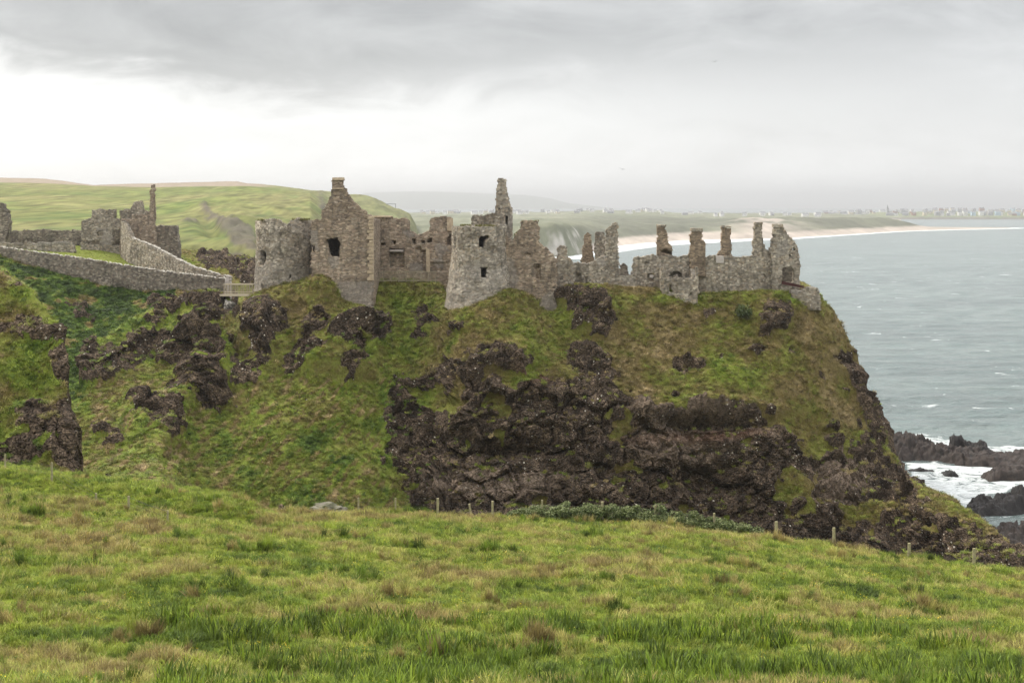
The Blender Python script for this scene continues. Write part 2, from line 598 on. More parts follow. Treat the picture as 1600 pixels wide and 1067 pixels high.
def blade_mat(name, ramp_stops, transl=0.25):
    m, nt, b = new_mat(name, 0.6, 0.25)
    t = attr(nt, 'tint', 'INSTANCER')
    oi = nd(nt, 'ShaderNodeObjectInfo')
    col = ramp(nt, t, ramp_stops)
    # each blade is paler at the tip than at the shaded-free root: natural leaf colour
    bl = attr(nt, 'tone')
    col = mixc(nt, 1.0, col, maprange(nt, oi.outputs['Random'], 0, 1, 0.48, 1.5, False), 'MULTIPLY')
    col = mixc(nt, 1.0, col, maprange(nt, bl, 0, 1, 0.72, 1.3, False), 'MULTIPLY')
    link(nt, col, b.inputs['Base Color'])
    tr = nd(nt, 'ShaderNodeBsdfTranslucent')
    link(nt, col, tr.inputs[0])
    ms = nd(nt, 'ShaderNodeMixShader')
    ms.inputs[0].default_value = transl
    out = nt.nodes['Material Output']
    link(nt, b.outputs[0], ms.inputs[1])
    link(nt, tr.outputs[0], ms.inputs[2])
    link(nt, ms.outputs[0], out.inputs[0])
    return m


G_STOPS = [(0.0, (0.048, 0.076, 0.012)), (0.25, (0.108, 0.160, 0.016)), (0.5, (0.205, 0.245, 0.029)),
           (0.72, (0.270, 0.258, 0.070)), (0.88, (0.275, 0.225, 0.082)), (1.0, (0.200, 0.152, 0.058))]
M_BLADE = blade_mat('grass_blade', G_STOPS)
M_SLOPE = blade_mat('slope_grass_blade', S_STOPS, 0.18)
M_FLOWER, _nt, _b = new_mat('buttercup', 0.5)
_b.inputs['Base Color'].default_value = (0.62, 0.46, 0.01, 1)


# ------------------------------------------------------------------ terrain profiles
class Profile:
    """height of a piece of ground: for a few view columns a list of (distance, height) knots"""
    def __init__(s, cols):
        s.px = np.array(sorted(cols))
        s.Y = np.array([[k[0] for k in cols[p]] for p in s.px], float)
        s.Z = np.array([[k[1] for k in cols[p]] for p in s.px], float)

    def knots(s, px):
        Y = np.stack([np.interp(px, s.px, s.Y[:, k]) for k in range(s.Y.shape[1])], -1)
        Z = np.stack([np.interp(px, s.px, s.Z[:, k]) for k in range(s.Y.shape[1])], -1)
        return Y, Z

    def __call__(s, px, Y):
        """px (n,), Y (n,m) -> z (n,m)"""
        kY, kZ = s.knots(np.asarray(px, float))
        out = np.empty(Y.shape)
        for i in range(len(kY)):
            out[i] = np.interp(Y[i], kY[i], kZ[i])
        return out

    def one(s, px, Y):
        return float(s(np.array([px]), np.array([[Y]]))[0, 0])


def P(*kn):
    """knots given as (distance, photo row) -> (distance, height)"""
    return [(k[0], k[2]) if len(k) == 3 else (k[0], zof(k[1], k[0])) for k in kn]


def z_(Y, z):
    return (Y, None, z)


def field_col(Ye, pe):
    ze = zof(pe, Ye)
    return P(z_(3, 43.0), z_(20, 37.4), (45, 1070), (Ye, pe), z_(Ye + 4, ze - 2.2), z_(Ye + 16, ze - 15), z_(Ye + 90, -12))


FIELD = Profile({-400: field_col(104, 700), 0: field_col(102, 724), 100: field_col(101, 738), 200: field_col(99, 752),
                 300: field_col(97, 763), 360: field_col(93, 775), 400: field_col(89, 799), 600: field_col(93, 804), 800: field_col(95, 808),
                 1000: field_col(95, 816), 1100: field_col(94, 825), 1200: field_col(93, 838), 1300: field_col(92, 852), 1400: field_col(91, 869),
                 1500: field_col(90, 882), 1600: field_col(90, 895), 2000: field_col(88, 950)})


def edge_of(px):
    kY, kZ = FIELD.knots(np.array([float(px)]))
    return kY[0, 3]


def field_z(px, Y):
    """px (n,), Y (n,m)"""
    z = FIELD(px, Y)
    X = (np.asarray(px)[:, None] - 800) * Y / F
    a = sstep(25, 50, Y)
    pxc = np.broadcast_to(np.asarray(px)[:, None], Y.shape)
    Yl = np.interp(pxc, [-300, 0, 390, 460], [93, 91, 83.5, 82])
    z = z - (1 - sstep(380, 440, pxc)) * (0.75 * np.exp(-((Y - Yl) / 2.0) ** 2) - 0.35 * np.exp(-((Y - Yl - 5) / 3.0) ** 2))
    return z + a * (0.28 * fbm(X / 11, Y / 8, 1.3, 3) + 0.10 * fbm(X / 2.2, Y / 1.8, 4.0, 3))


def field_z1(px, Y):
    return float(field_z(np.array([float(px)]), np.array([[float(Y)]]))[0, 0])


def back_high(kn, zb=33.0, Yb=240):
    return kn + [(Yb, zb), (Yb + 10, 14), (310, -8)]


def back_low(kn):
    y, z = kn[-1]
    return kn + [(y + 5, z - 5), (y + 18, max(z - 30, -6)), (310, -8)]


LANDC = {
    -300: P(z_(98, 4), (140, 760), (155, 690), (175, 600), (200, 500), (228, 404), (233, 392), (268, 380), (310, 372)),
    0: P(z_(98, 4), (140, 760), (155, 690), (175, 600), (200, 500), (227, 402), (232, 395), (268, 380), (310, 372)),
    60: P(z_(98, 4), (140, 760), (157, 690), (175, 605), (200, 508), (226.5, 422), (232, 402), (264, 380), (310, 372)),
    110: P(z_(98, 4), (140, 762), (160, 680), (175, 597), (200, 516), (225.5, 437), (231, 408), (260, 383), (310, 374)),
    160: P(z_(98, 4), (140, 757), (160, 670), (176, 590), (200, 528), (224.5, 451), (230, 417), (258, 386), (310, 374)),
    220: P(z_(98, 4), (140, 757), (160, 660), (176, 580), (200, 525), (223.5, 461), (229, 432), (252, 405), (310, 377)),
    300: P(z_(98, 4), (140, 775), (160, 680), (176, 600), (200, 520), (222, 459), (227, 446), (252, 425), (310, 381)),
    350: P(z_(98, 4), (138, 790), (158, 690), (176, 600), (199, 512), (221, 457), (226, 450), (252, 432), (310, 386)),
    365: P(z_(98, 4), (137, 793), (157, 691), (176, 600), (197, 520), (213, 496), (223, 490), (250, 438), (310, 388)),
    385: P(z_(98, 4), (136, 797), (156, 696), (176, 600), (193, 520), (204, 490), (222, 488), (250, 440), (310, 392)),
    399: P(z_(98, 4), (135, 800), (155, 700), (175, 600), (190, 520), (202, 464), (225, 458), (250, 450), (310, 395)),
    425: P(z_(98, 4), (135, 803), (155, 700), (175, 600), (190, 515), (202, 450), (225, 450), (250, 445), (310, 400)),
    450: P(z_(98, 4), (135, 806), (155, 700), (175, 600), (189, 515), (201.5, 441), (225, 445), (250, 440), (310, 405)),
    468: P(z_(98, 4), (135, 807), (155, 700), (176, 600), (189, 515), (201, 444), (225, 445), (250, 440), (310, 410)),
    486: P(z_(98, 4), (135, 808), (155, 700), (176, 600), (188, 515), (197, 428), (228, 445), z_(250, 15), z_(310, 8)),
    512: P(z_(98, 4), (135, 810), (155, 700), (176, 600), (188, 515), (197, 434), (230, 445), z_(250, 12), z_(310, 2)),
    524: P(z_(98, 4), (135, 811), (155, 700), (176, 600), (188, 515), (197, 447), (230, 445), z_(250, 12), z_(310, 0)),
    532: back_high(P(z_(98, 4), (135, 811), (156, 700), (176, 600), (189, 513), (197, 467))),
    552: back_high(P(z_(98, 4), (135, 812), (157, 700), (177, 600), (191, 508), (197, 478))),
    578: back_high(P(z_(98, 4), (135, 813), (157, 700), (177, 600), (193, 505), (197, 482))),
    590: back_high(P(z_(98, 4), (136, 815), (158, 700), (178, 600), (196, 500), (208, 438))),
    650: back_high(P(z_(98, 4), (146, 815), (163, 700), (176, 600), (193, 500), (208, 438))),
    688: back_high(P(z_(98, 4), (158, 815), (164.5, 700), (171, 600), (189, 506), (205, 446))),
    700: back_high(P(z_(98, 4), (158, 815), (164, 700), (170, 600), (187, 508), (191.5, 492))),
    750: back_high(P(z_(98, 4), (157, 815), (162, 700), (169, 600), (184, 512), (191.5, 482))),
    765: back_high(P(z_(98, 4), (157, 815), (162, 700), (169, 600), (183, 512), (192, 470))),
    795: back_high(P(z_(98, 4), (156, 815), (161, 700), (168, 600), (182, 510), (194, 453))),
    820: back_high(P(z_(98, 4), (156, 815), (161, 700), (168, 600), (182, 510), (195, 459))),
    845: back_high(P(z_(98, 4), (156, 815), (161, 700), (168, 600), (184, 515), (196, 476))),
    868: back_high(P(z_(98, 4), (156, 815), (160.5, 700), (168, 600), (188, 522), (196.3, 491))),
    880: back_high(P(z_(98, 4), (156, 815), (160, 700), (168, 600), (191, 500), (199, 454))),
    960: back_high(P(z_(98, 4), (155, 820), (159.5, 715), (166, 620), (189, 520), (201, 451))),
    1000: back_high(P(z_(98, 4), (155, 824), (159, 730), (164, 645), (184, 545), (201, 452))),
    1100: back_high(P(z_(98, 4), (157, 838), (162, 745), (168, 650), (187, 550), (203, 461))),
    1200: back_high(P(z_(98, 4), (160, 852), (165, 755), (172, 660), (190, 550), (202, 457))),
    1270: back_high(P(z_(98, 4), (162, 857), (167, 765), (177, 680), (194, 550), (204, 459)), 31.5),
    1290: back_low(P(z_(98, 4), (163, 860), (169, 770), (181, 680), (196, 550), (206, 464))),
    1305: back_low(P(z_(98, 4), (163, 861), (170, 770), (182, 685), (198, 555), (207, 474))),
    1322: back_low(P(z_(98, 4), (164, 862), (171, 772), (184, 690), (199, 585), (208, 504))),
    1334: back_low(P(z_(98, 4), (164, 862), (171, 775), (185, 695), (200, 600), (208, 545))),
    1348: back_low(P(z_(98, 4), (165, 863), (172, 780), (186, 700), (200, 630), (208, 585))),
    1354: back_low(P(z_(98, 4), (165, 863), (172, 782), (186, 705), (200, 640), (207, 612))),
    1378: back_low(P(z_(98, 4), (165, 866), (172, 790), (186, 730), (197, 690), (203, 655))),
    1388: back_low(P(z_(98, 4), (165, 868), (172, 795), (183, 748), (193, 715), (199, 690))),
    1404: back_low(P(z_(98, 4), (165, 870), (171, 802), (180, 768), (189, 742), (195, 724))),
    1424: back_low(P(z_(98, 4), (164, 873), (169, 812), (176, 782), (182, 764), (187, 750))),
    1478: back_low(P(z_(98, 4), (164, 879), (168, 832), (173, 802), (177, 782), (182, 768))),
    1502: back_low(P(z_(98, 4), (163, 882), (167, 842), (171, 818), (175, 803), (180, 791))),
    1548: back_low(P(z_(98, 4), (162, 888), (165, 862), (169, 842), (172, 827), (175, 816))),
    1600: back_low(P(z_(98, 2), (160, 898), (163, 890), (167, 882), (170, 876), (173, 868))),
    1680: back_low(P(z_(98, 0), (156, 935), (160, 930), (164, 915), (168, 905), (173, 892))),
    1760: back_low(P(z_(98, -3), z_(156, -3), z_(160, -3), z_(164, -3), z_(168, -3), z_(173, -3))),
}
for _p, _k in LANDC.items():          # real steepness: the faces climb at 35 to 60 degrees
    f = float(np.interp(_p, [-300, 220, 300, 350, 400, 1290, 1345, 1500, 1760], [0.72, 0.72, 0.65, 0.55, 0.5, 0.5, 0.6, 0.8, 1.0]))
    if _p < 1700:
        for _q in range(1, 5):
            y0, z0 = _k[_q]
            row = HY + (CZ - z0) * F / y0
            y1 = _k[5][0] - (_k[5][0] - y0) * f
            _k[_q] = (y1, zof(row, y1))
LAND = Profile(LANDC)


def ease_columns(pr):
    """round off the folds between neighbouring columns on the lower slopes"""
    px = np.arange(-300, 1761, 4.0)
    kY, kZ = pr.knots(px)
    rows = HY + (CZ - kZ) * F / kY
    for k, (sy, sr) in {1: (11, 6), 2: (10, 5), 3: (7, 4), 4: (3.5, 2)}.items():
        for a, sg in ((kY, sy), (rows, sr)):
            h = int(3 * sg)
            g = np.exp(-0.5 * (np.arange(-h, h + 1) / sg) ** 2); g /= g.sum()
            a[:, k] = np.convolve(np.pad(a[:, k], h, mode='edge'), g, mode='valid')
    pr.px, pr.Y, pr.Z = px, kY, CZ - (rows - HY) * kY / F


ease_columns(LAND)


def land_at(px, py):
    """distance of the slope seen at a photo place"""
    Yv = np.linspace(110, 232, 1200)
    z = LAND(np.array([float(px)]), Yv[None])[0]
    row = HY + (CZ - z) * F / Yv
    return float(Yv[np.argmax(row <= py)])


MASS = Profile({
    -300: P(z_(96, 14), (103, 780), (106, 710), (111, 560), (120, 405), z_(132, 41), z_(170, 5)),
    0: P(z_(96, 14), (103, 770), (106, 700), (110.5, 570), (117, 430), z_(128, 39.3), z_(160, 5)),
    50: P(z_(96, 14), (103, 768), (106, 700), (110, 590), (115.5, 456), z_(124, 37), z_(150, 5)),
    84: P(z_(96, 14), (103, 768), (105.5, 705), (109, 610), (113, 500), z_(118, 33), z_(132, 5)),
    97: P(z_(96, 14), (103, 770), (105, 712), (108, 635), (111, 545), z_(115, 30), z_(125, 5)),
    103: P(z_(96, 12), (103, 772), (104.5, 720), (106.5, 660), (109, 608), z_(112, 27), z_(120, 5)),
    111: P(z_(96, 12), (103, 778), (104.2, 732), (105.5, 690), (107, 652), z_(110, 25), z_(117, 4)),
    119: P(z_(96, 10), (103, 785), (104, 755), (105, 725), (106, 700), z_(108, 22), z_(114, 3)),
    125: P(z_(96, 4), z_(103, 6), z_(104, 7), z_(105, 7), z_(106, 6), z_(108, 4), z_(114, 0)),
    135: P(z_(96, -9), z_(103, -9), z_(104, -9), z_(105, -9), z_(106, -9), z_(108, -9), z_(114, -9)),
})


def knoll_col(px, ridge, low, dl=7.0):
    Yl = land_at(px, low) + 0.5
    Yr = Yl + dl
    zr, zl = zof(ridge, Yr), zof(low, Yl)
    return [(Yl - 6, zl - 9), (Yl, zl), (Yl + dl * 0.30, zl + (zr - zl) * 0.60), (Yr, zr), (Yr + 5, zr - 1.6), (Yr + 14, zr - 12), (Yr + 50, -9)]


KNOLL = Profile({
    112: [(150, -9), (160, -9), (164, -9), (190, -9), (195, -9), (205, -9), (240, -9)],
    124: knoll_col(124, 600, 604, 2), 130: knoll_col(130, 572, 592, 3), 148: knoll_col(148, 531, 582, 5),
    180: knoll_col(180, 508, 566, 6), 216: knoll_col(216, 491, 552, 7), 245: knoll_col(245, 479, 548, 7.5), 270: knoll_col(270, 471, 575, 9),
    303: knoll_col(303, 466, 620, 10), 324: knoll_col(324, 481, 635, 9), 341: knoll_col(341, 503, 640, 8),
    358: knoll_col(358, 545, 640, 6), 378: knoll_col(378, 592, 645, 4), 400: knoll_col(400, 640, 655, 2),
    425: [(150, -9), (160, -9), (164, -9), (190, -9), (195, -9), (205, -9), (240, -9)],
})

# where bare rock shows, as outlines on the seen faces of the cliff
ROCK = [
    [(600, 612), (622, 592), (668, 585), (705, 560), (760, 590), (800, 612), (838, 585), (880, 600), (930, 595), (985, 612), (1012, 640), (1100, 632), (1180, 640),
     (1215, 668), (1262, 690), (1290, 662), (1340, 690), (1372, 648), (1400, 720), (1420, 745), (1440, 765), (1400, 780), (1340, 800), (1325, 830), (1300, 860),
     (1600, 905), (1600, 920), (700, 920), (640, 772), (603, 712)],
    [(1420, 770), (1470, 790), (1500, 820), (1545, 840), (1600, 872), (1600, 905), (1320, 880), (1330, 825), (1390, 795)],
    [(392, 472), (425, 458), (446, 478), (452, 520), (432, 548), (420, 580), (395, 550), (388, 510)],
    [(360, 560), (420, 555), (432, 580), (390, 610), (360, 600)],
    [(478, 488), (512, 482), (520, 510), (498, 545), (455, 590), (440, 585), (468, 540)],
    [(528, 500), (562, 484), (610, 496), (612, 520), (590, 534), (560, 530), (568, 560), (548, 598), (525, 580), (540, 545), (520, 525)],
    [(640, 488), (676, 484), (690, 500), (650, 515)],
    [(202, 634), (225, 622), (258, 626), (284, 668), (262, 702), (240, 690), (210, 668)],
    [(124, 600), (136, 530), (150, 530), (165, 545), (234, 518), (246, 498), (258, 515), (252, 550), (200, 572), (150, 596)],
    [(256, 520), (300, 490), (328, 486), (346, 530), (350, 580), (364, 620), (340, 648), (312, 640), (300, 610), (268, 630), (262, 606), (282, 580), (252, 566)],
    [(868, 458), (890, 462), (905, 456), (945, 466), (958, 500), (945, 535), (915, 520), (880, 510)],
    [(880, 540), (930, 545), (970, 590), (920, 610), (885, 590)],
    [(1180, 482), (1215, 470), (1238, 478), (1224, 520), (1196, 522)],
    [(722, 548), (770, 542), (832, 560), (812, 590), (770, 580), (730, 572)],
    [(1300, 560), (1338, 545), (1352, 610), (1376, 655), (1352, 660), (1340, 620)],
    [(225, 492), (250, 486), (258, 500), (235, 506)],
    [(230, 470), (300, 455), (355, 462), (378, 490), (345, 500), (300, 480), (240, 486)],
    [(110, 470), (140, 480), (150, 500), (120, 500)],
    [(300, 402), (345, 398), (372, 408), (402, 412), (402, 448), (372, 446), (350, 428), (318, 418)],
]
GRASSY = [  # green ledges inside the rock
    [(1205, 735), (1268, 742), (1262, 800), (1225, 812), (1200, 780)], [(1262, 672), (1335, 695), (1300, 706), (1240, 690)],
    [(800, 790), (832, 775), (872, 800), (880, 815), (790, 815)], [(1068, 793), (1100, 795), (1090, 808)], [(978, 726), (1004, 726), (1005, 742), (975, 742)],
    [(640, 610), (700, 596), (720, 630), (660, 650)], [(760, 618), (800, 625), (795, 650), (750, 640)], [(955, 640), (1000, 660), (985, 690), (958, 680)],
    [(1320, 790), (1395, 770), (1400, 805), (1345, 825)], [(1440, 770), (1520, 790), (1545, 822), (1500, 825), (1450, 800)],
]


def masks(X, Y, Z, px_, py_):
    j1 = fbm(X / 3.2, Y / 3.2, Z / 2.6, 4)
    j2 = fbm(X / 3.2 + 40, Y / 3.2, Z / 2.6 + 9, 4)
    j3 = fbm(X / 0.9, Y / 0.9, Z / 0.8 + 5, 3)
    qx, qy = px_ + 17 * j1 + 5 * j3, py_ + 13 * j2 + 4 * j3
    rk = np.zeros(X.shape)
    for p in ROCK:
        rk[inside(qx, qy, p)] = 1
    for p in GRASSY:
        rk[inside(px_ + 34 * j2 + 6 * j3, py_ + 24 * j1 + 5 * j3, p)] = 0.0
    n = fbm(X / 5.0 + 7, Y / 5.0, Z / 3.0 + 3, 4)
    rk = np.where(fbm(X / 3.0 + 3, Y / 3.0, Z / 1.6 + 13, 3) > 0.58, rk * 0.1, rk)
    rk = np.where((n > np.where(px_ < 640, 0.68, 0.52)) & (Z < 31.0) & (Y > 100), np.maximum(rk, 0.9), rk)
    edge = np.interp(py_, [430, 500, 545, 608, 652, 700, 745], [40, 85, 97, 103, 111, 119, 121])
    bl = fbm(X / 3.6 + 1, Y / 3.6, Z / 2.0 + 4, 5)
    bluff = (Y < 128) & (px_ < 128) & (bl > 0.44 - 0.62 * sstep(-85, -4, px_ - edge + 24 * j2) * sstep(470, 560, py_) - 0.34 * sstep(590, 690, py_))
    rk = np.where((Y < 128) & (px_ < 128), 0.0, rk)
    return np.where(bluff, 1.0, rk)


VEG = [  # kinds of turf on the seen slopes: photo place, extent, dryness, weight
    (478, 685, 28, 18, 0.06, 2), (470, 765, 40, 22, 0.08, 2), (525, 730, 20, 16, 0.1, 2),
    (118, 550, 22, 50, 0.0, 4), (350, 720, 230, 90, 0.37, 1.5), (200, 600, 80, 40, 0.35, 1), (620, 600, 55, 120, 0.24, 1), (520, 455, 45, 40, 0.66, 1), (440, 470, 40, 40, 0.62, 1), (640, 460, 50, 25, 0.46, 1),
    (800, 490, 60, 30, 0.62, 1), (700, 560, 70, 60, 0.68, 1.2), (1000, 530, 90, 80, 0.76, 1.3), (1120, 590, 90, 40, 0.46, 1), (1290, 560, 70, 90, 0.74, 1.3), (1150, 500, 60, 30, 0.58, 1), (1200, 600, 60, 60, 0.6, 1),
    (900, 520, 50, 40, 0.40, 1), (1100, 466, 220, 9, 0.36, 1.6), (1320, 780, 60, 40, 0.64, 1), (1480, 800, 50, 30, 0.58, 1), (30, 470, 60, 50, 0.50, 1), (50, 620, 70, 70, 0.56, 1)]


def blur(a, k=1):
    for _ in range(k):
        a = (a + np.roll(a, 1, 0) + np.roll(a, -1, 0) + np.roll(a, 1, 1) + np.roll(a, -1, 1)) / 5
    return a


# ------------------------------------------------------------------ the headland and the near mainland
def gsmooth(a, sig, axis):
    h = int(3 * sig) + 1
    k = np.exp(-0.5 * (np.arange(-h, h + 1) / sig) ** 2); k /= k.sum()
    return np.apply_along_axis(lambda c: np.convolve(np.pad(c, h, mode='edge'), k, mode='valid'), axis, a)


def build_headland():
    px = np.concatenate([np.arange(-430, -172, 6.0), np.arange(-170, 1761, 2.3)])
    n, m = len(px), 760
    fine = np.linspace(97, 310, 1500)
    Yf = np.broadcast_to(fine, (n, len(fine)))
    Zl = gsmooth(LAND(px, Yf), 2.6, 0)
    Zk = gsmooth(KNOLL(px, Yf), 1.2, 0)
    Zf = np.maximum(np.maximum(Zl, MASS(px, Yf)), Zk)
    Zf = gsmooth(Zf, 2.4, 1)
    Zf = Zf - 7.0 * sstep(293, 309, Yf)
    dz = np.diff(Zf, axis=1)
    dy = np.diff(fine)[None]
    seen = np.where(dz / dy > -0.06, 1.0, 0.25)
    arc = np.concatenate([np.zeros((n, 1)), np.cumsum(np.sqrt(dz ** 2 + dy ** 2) * seen, 1)], 1)
    Ysplit = gsmooth(np.interp(px, LAND.px, LAND.Y[:, 5]) + 10, 5, 0)
    m1 = int(m * 0.8)
    Y = np.empty((n, m)); Z = np.empty((n, m))
    for i in range(n):
        a0 = np.interp(Ysplit[i], fine, arc[i])
        q = np.concatenate([np.linspace(0, a0, m1), np.linspace(a0, arc[i, -1], m - m1 + 1)[1:]])
        Y[i] = np.interp(q, arc[i], fine)
    Y = gsmooth(Y, 3.0, 0)
    for i in range(n):
        Z[i] = np.interp(Y[i], fine, Zf[i])
    X = (px[:, None] - 800) * Y / F
    PX = np.broadcast_to(px[:, None], X.shape)
    PY = HY + (CZ - Z) * F / Y
    # normals
    Pn = np.stack([X, Y, Z], -1)
    N = np.cross(np.gradient(Pn, axis=0), np.gradient(Pn, axis=1))
    N /= np.maximum(np.linalg.norm(N, axis=-1, keepdims=True), 1e-9)
    N[N[..., 2] < 0] *= -1
    rk = masks(X, Y, Z, PX, PY)
    rb = blur(rk, 3)
    # crags: blocks, ledges, fissures
    wx, wz = X + 0.8 * perlin(X / 2, Y / 2, Z / 2), Z + 0.6 * perlin(X / 2.2 + 9, Y / 2, Z / 2)
    d1, d2, idv = cells(wx / 4.2, Y / 4.2, wz / 2.7)
    e1, e2, idw = cells(wx / 1.35 + 50, Y / 1.35, wz / 2.3, 3)
    f1, f2, idf = cells(wx / 0.6 + 20, Y / 0.6, wz / 0.55, 5)
    crag = 1.2 * ridged(X / 9, Y / 9, Z / 6.5, 3) - 0.6
    crag += 1.9 * (idv - 0.45) + 0.95 * (idw - 0.5) + 0.40 * (idf - 0.5)
    crag -= 0.8 * np.exp(-((d2 - d1) / 0.07) ** 2) + 0.32 * np.exp(-((e2 - e1) / 0.09) ** 2)
    crag += 0.26 * np.sin(Z / 0.62 + 3 * perlin(X / 7, Y / 7, 2.0)) * (perlin(X / 6, Z / 6, 5.0) > -0.1)
    turf = 0.50 * fbm(X / 4.5, Y / 4.5, Z / 4.5, 3) + 0.24 * np.abs(fbm(X / 1.1, Y / 1.1, Z / 0.9, 3))
    calm = sstep(0.72, 0.93, N[..., 2])
    turf *= 1 - 0.6 * calm
    turf += 1.1 * fbm(X / 13, Y / 13, Z / 16, 2) * (Z < 31.5)
    disp = rb * crag * 0.85 + (1 - rb) * turf + 0.35 * rb
    # keep ground steady near walls and bridge
    keep = np.clip((np.abs(Y - 206) - 2) / 8, 0.35, 1)
    keep = np.where((PX > 395) & (PX < 1260) & (Z > 29), keep, 1.0)
    disp *= keep
    # overhanging lip and hollow below it on the seaward face
    hol = np.exp(-((PX - 1110) / 85) ** 2) * np.exp(-((PY - 662) / 12) ** 2) * 3.6
    lip = np.exp(-((PX - 1110) / 95) ** 2) * np.exp(-((PY - 638) / 9) ** 2) * 1.9
    cave = np.exp(-((PX - 1105) / 45) ** 2) * np.exp(-((PY - 745) / 50) ** 2) * 4.6
    cave += np.exp(-((PX - 790) / 60) ** 2) * np.exp(-((PY - 705) / 13) ** 2) * 2.6
    disp += np.where(Y < 200, lip - hol - cave, 0)
    # boulder-like outcrops that stand out of the slope
    for (bx, by, rx, ry, d) in ((242, 662, 42, 40, 2.6), (305, 600, 40, 42, 1.6), (420, 510, 32, 45, 1.4), (570, 512, 42, 24, 1.6), (500, 540, 35, 40, 1.0),
                                (915, 488, 45, 36, 1.5), (1208, 496, 30, 26, 1.3), (60, 680, 45, 40, 1.0), (780, 560, 50, 20, 0.9), (545, 560, 25, 36, 1.0)):
        disp += d * np.exp(-(((PX - bx) / rx) ** 4 + ((PY - by) / ry) ** 4)) * (Y < 215)
    Lz, Mz, Kz = LAND(px, Y), MASS(px, Y), KNOLL(px, Y)
    disp = np.where((Mz > Lz) | ((PX < 135) & (Y < 140)), disp * 0.42, disp)
    Pn = Pn + N * disp[..., None]
    num, den = np.full(X.shape, 0.55 * 0.25), np.full(X.shape, 0.25)
    for (cx_, cy_, rx, ry, v, w) in VEG:
        g = w * np.exp(-((PX - cx_) / rx) ** 2 - ((PY - cy_) / ry) ** 2)
        num += g * v; den += g
    tan = num / den + 0.22 * fbm(X / 5, Y / 5, Z / 4 + 11, 4)
    # bleached streaks of dead grass combed down the gully slope
    st = fbm((X + Z) / 3.2, (X - Z) / 0.9, Y / 4, 3)
    tan = np.where((PX > 118) & (PX < 610) & (PY > 590) & (st > 0.16), tan + 0.36 * sstep(0.16, 0.4, st), tan)
    tan = np.where((PX < 215) & (Y > 229) & (Y < 262), 0.40, tan)
    fn = fbm(X / 4, Y / 4, Z / 3 + 31, 4)
    bank = (PX < 275) & (Y > 200) & (Y < 227) & (Lz > Kz) & (Lz > Mz)
    tan = np.where(bank, 0.10 + 0.26 * fn + 0.5 * (fn > 0.35), tan)
    tan = np.where(Mz > Lz, 0.46 + 0.34 * fn, tan)
    tan = np.where((Kz > Lz) & (PY < 560), 0.35 + 0.16 * fn, tan)
    red = np.exp(-((PX - 1085) / 80) ** 2 - ((PY - 682 + (PX - 1085) * 0.06) / 9) ** 2) * 0.9
    red += 0.5 * np.exp(-((PX - 830) / 30) ** 2 - ((PY - 592) / 10) ** 2)
    grey = np.exp(-((PX - 760) / 95) ** 2 - ((PY - 760) / 26) ** 2) + 0.9 * np.exp(-((PX - 1315) / 40) ** 2 - ((PY - 755) / 40) ** 2)
    grey += 0.7 * np.exp(-((PX - 1060) / 70) ** 2 - ((PY - 690) / 30) ** 2) + 0.6 * np.exp(-((PX - 1090) / 100) ** 2 - ((PY - 638) / 8) ** 2)
    # grass lies on flat shelves even within the crags
    N2 = np.cross(np.gradient(Pn, axis=0), np.gradient(Pn, axis=1))
    N2 /= np.maximum(np.linalg.norm(N2, axis=-1, keepdims=True), 1e-9)
    flat = np.abs(blur(N2[..., 2], 2))
    rk2 = blur(rk, 1) - 0.55 * sstep(0.80, 0.95, flat) * (Z > 9) * (perlin(X / 4, Y / 4, Z / 4) > -0.05)
    o = mesh_obj('headland', Pn.reshape(-1, 3), grid_faces(n, m), M_LAND, smooth=(blur(rk2, 1)[:-1, :-1] < 0.45).ravel(),
                 attrs={'rock': np.clip(rk2, 0, 1).ravel(), 'tan': np.clip(tan, 0, 1.2).ravel(), 'red': red.ravel(), 'grey': np.clip(grey, 0, 1).ravel()})
    tag(o, kind='structure', label='steep basalt crag and gully slopes covered with rough grass')
    return Pn, N2, rk2, tan, PX, PY


HP, HN, HR, HT, HPX, HPY = build_headland()


# ------------------------------------------------------------------ the meadow
def field_tint(X, Y, px):
    """0 dark green .. 0.5 lush yellow green .. 1 brown seed heads"""
    a = fbm(X / 9, Y / 5.5, 3.0, 4)
    b = fbm(X / 2.6, Y / 1.5, 8.0, 3)
    t = 0.47 + 0.42 * a + 0.34 * b
    py = HY + (CZ - 24.5 + (95 - Y) * -0.1) * F / Y
    t += 0.26 * np.exp(-((px - 180) / 230) ** 2 - ((Y - 79) / 7) ** 2)
    t += 0.18 * np.exp(-((px - 130) / 200) ** 2 - ((Y - 47) / 7) ** 2)
    t += 0.22 * np.exp(-((px - 900) / 260) ** 2 - ((Y - 73) / 2.2) ** 2)
    t += 0.14 * np.exp(-((px - 800) / 600) ** 2 - ((Y - 90) / 6) ** 2)
    t -= 0.20 * np.exp(-((px - 1150) / 420) ** 2 - ((Y - 47) / 5) ** 2)
    t = np.where((px < 400) & (Y > 85), 0.40 + 0.16 * b + 0.10 * a, t)
    return t


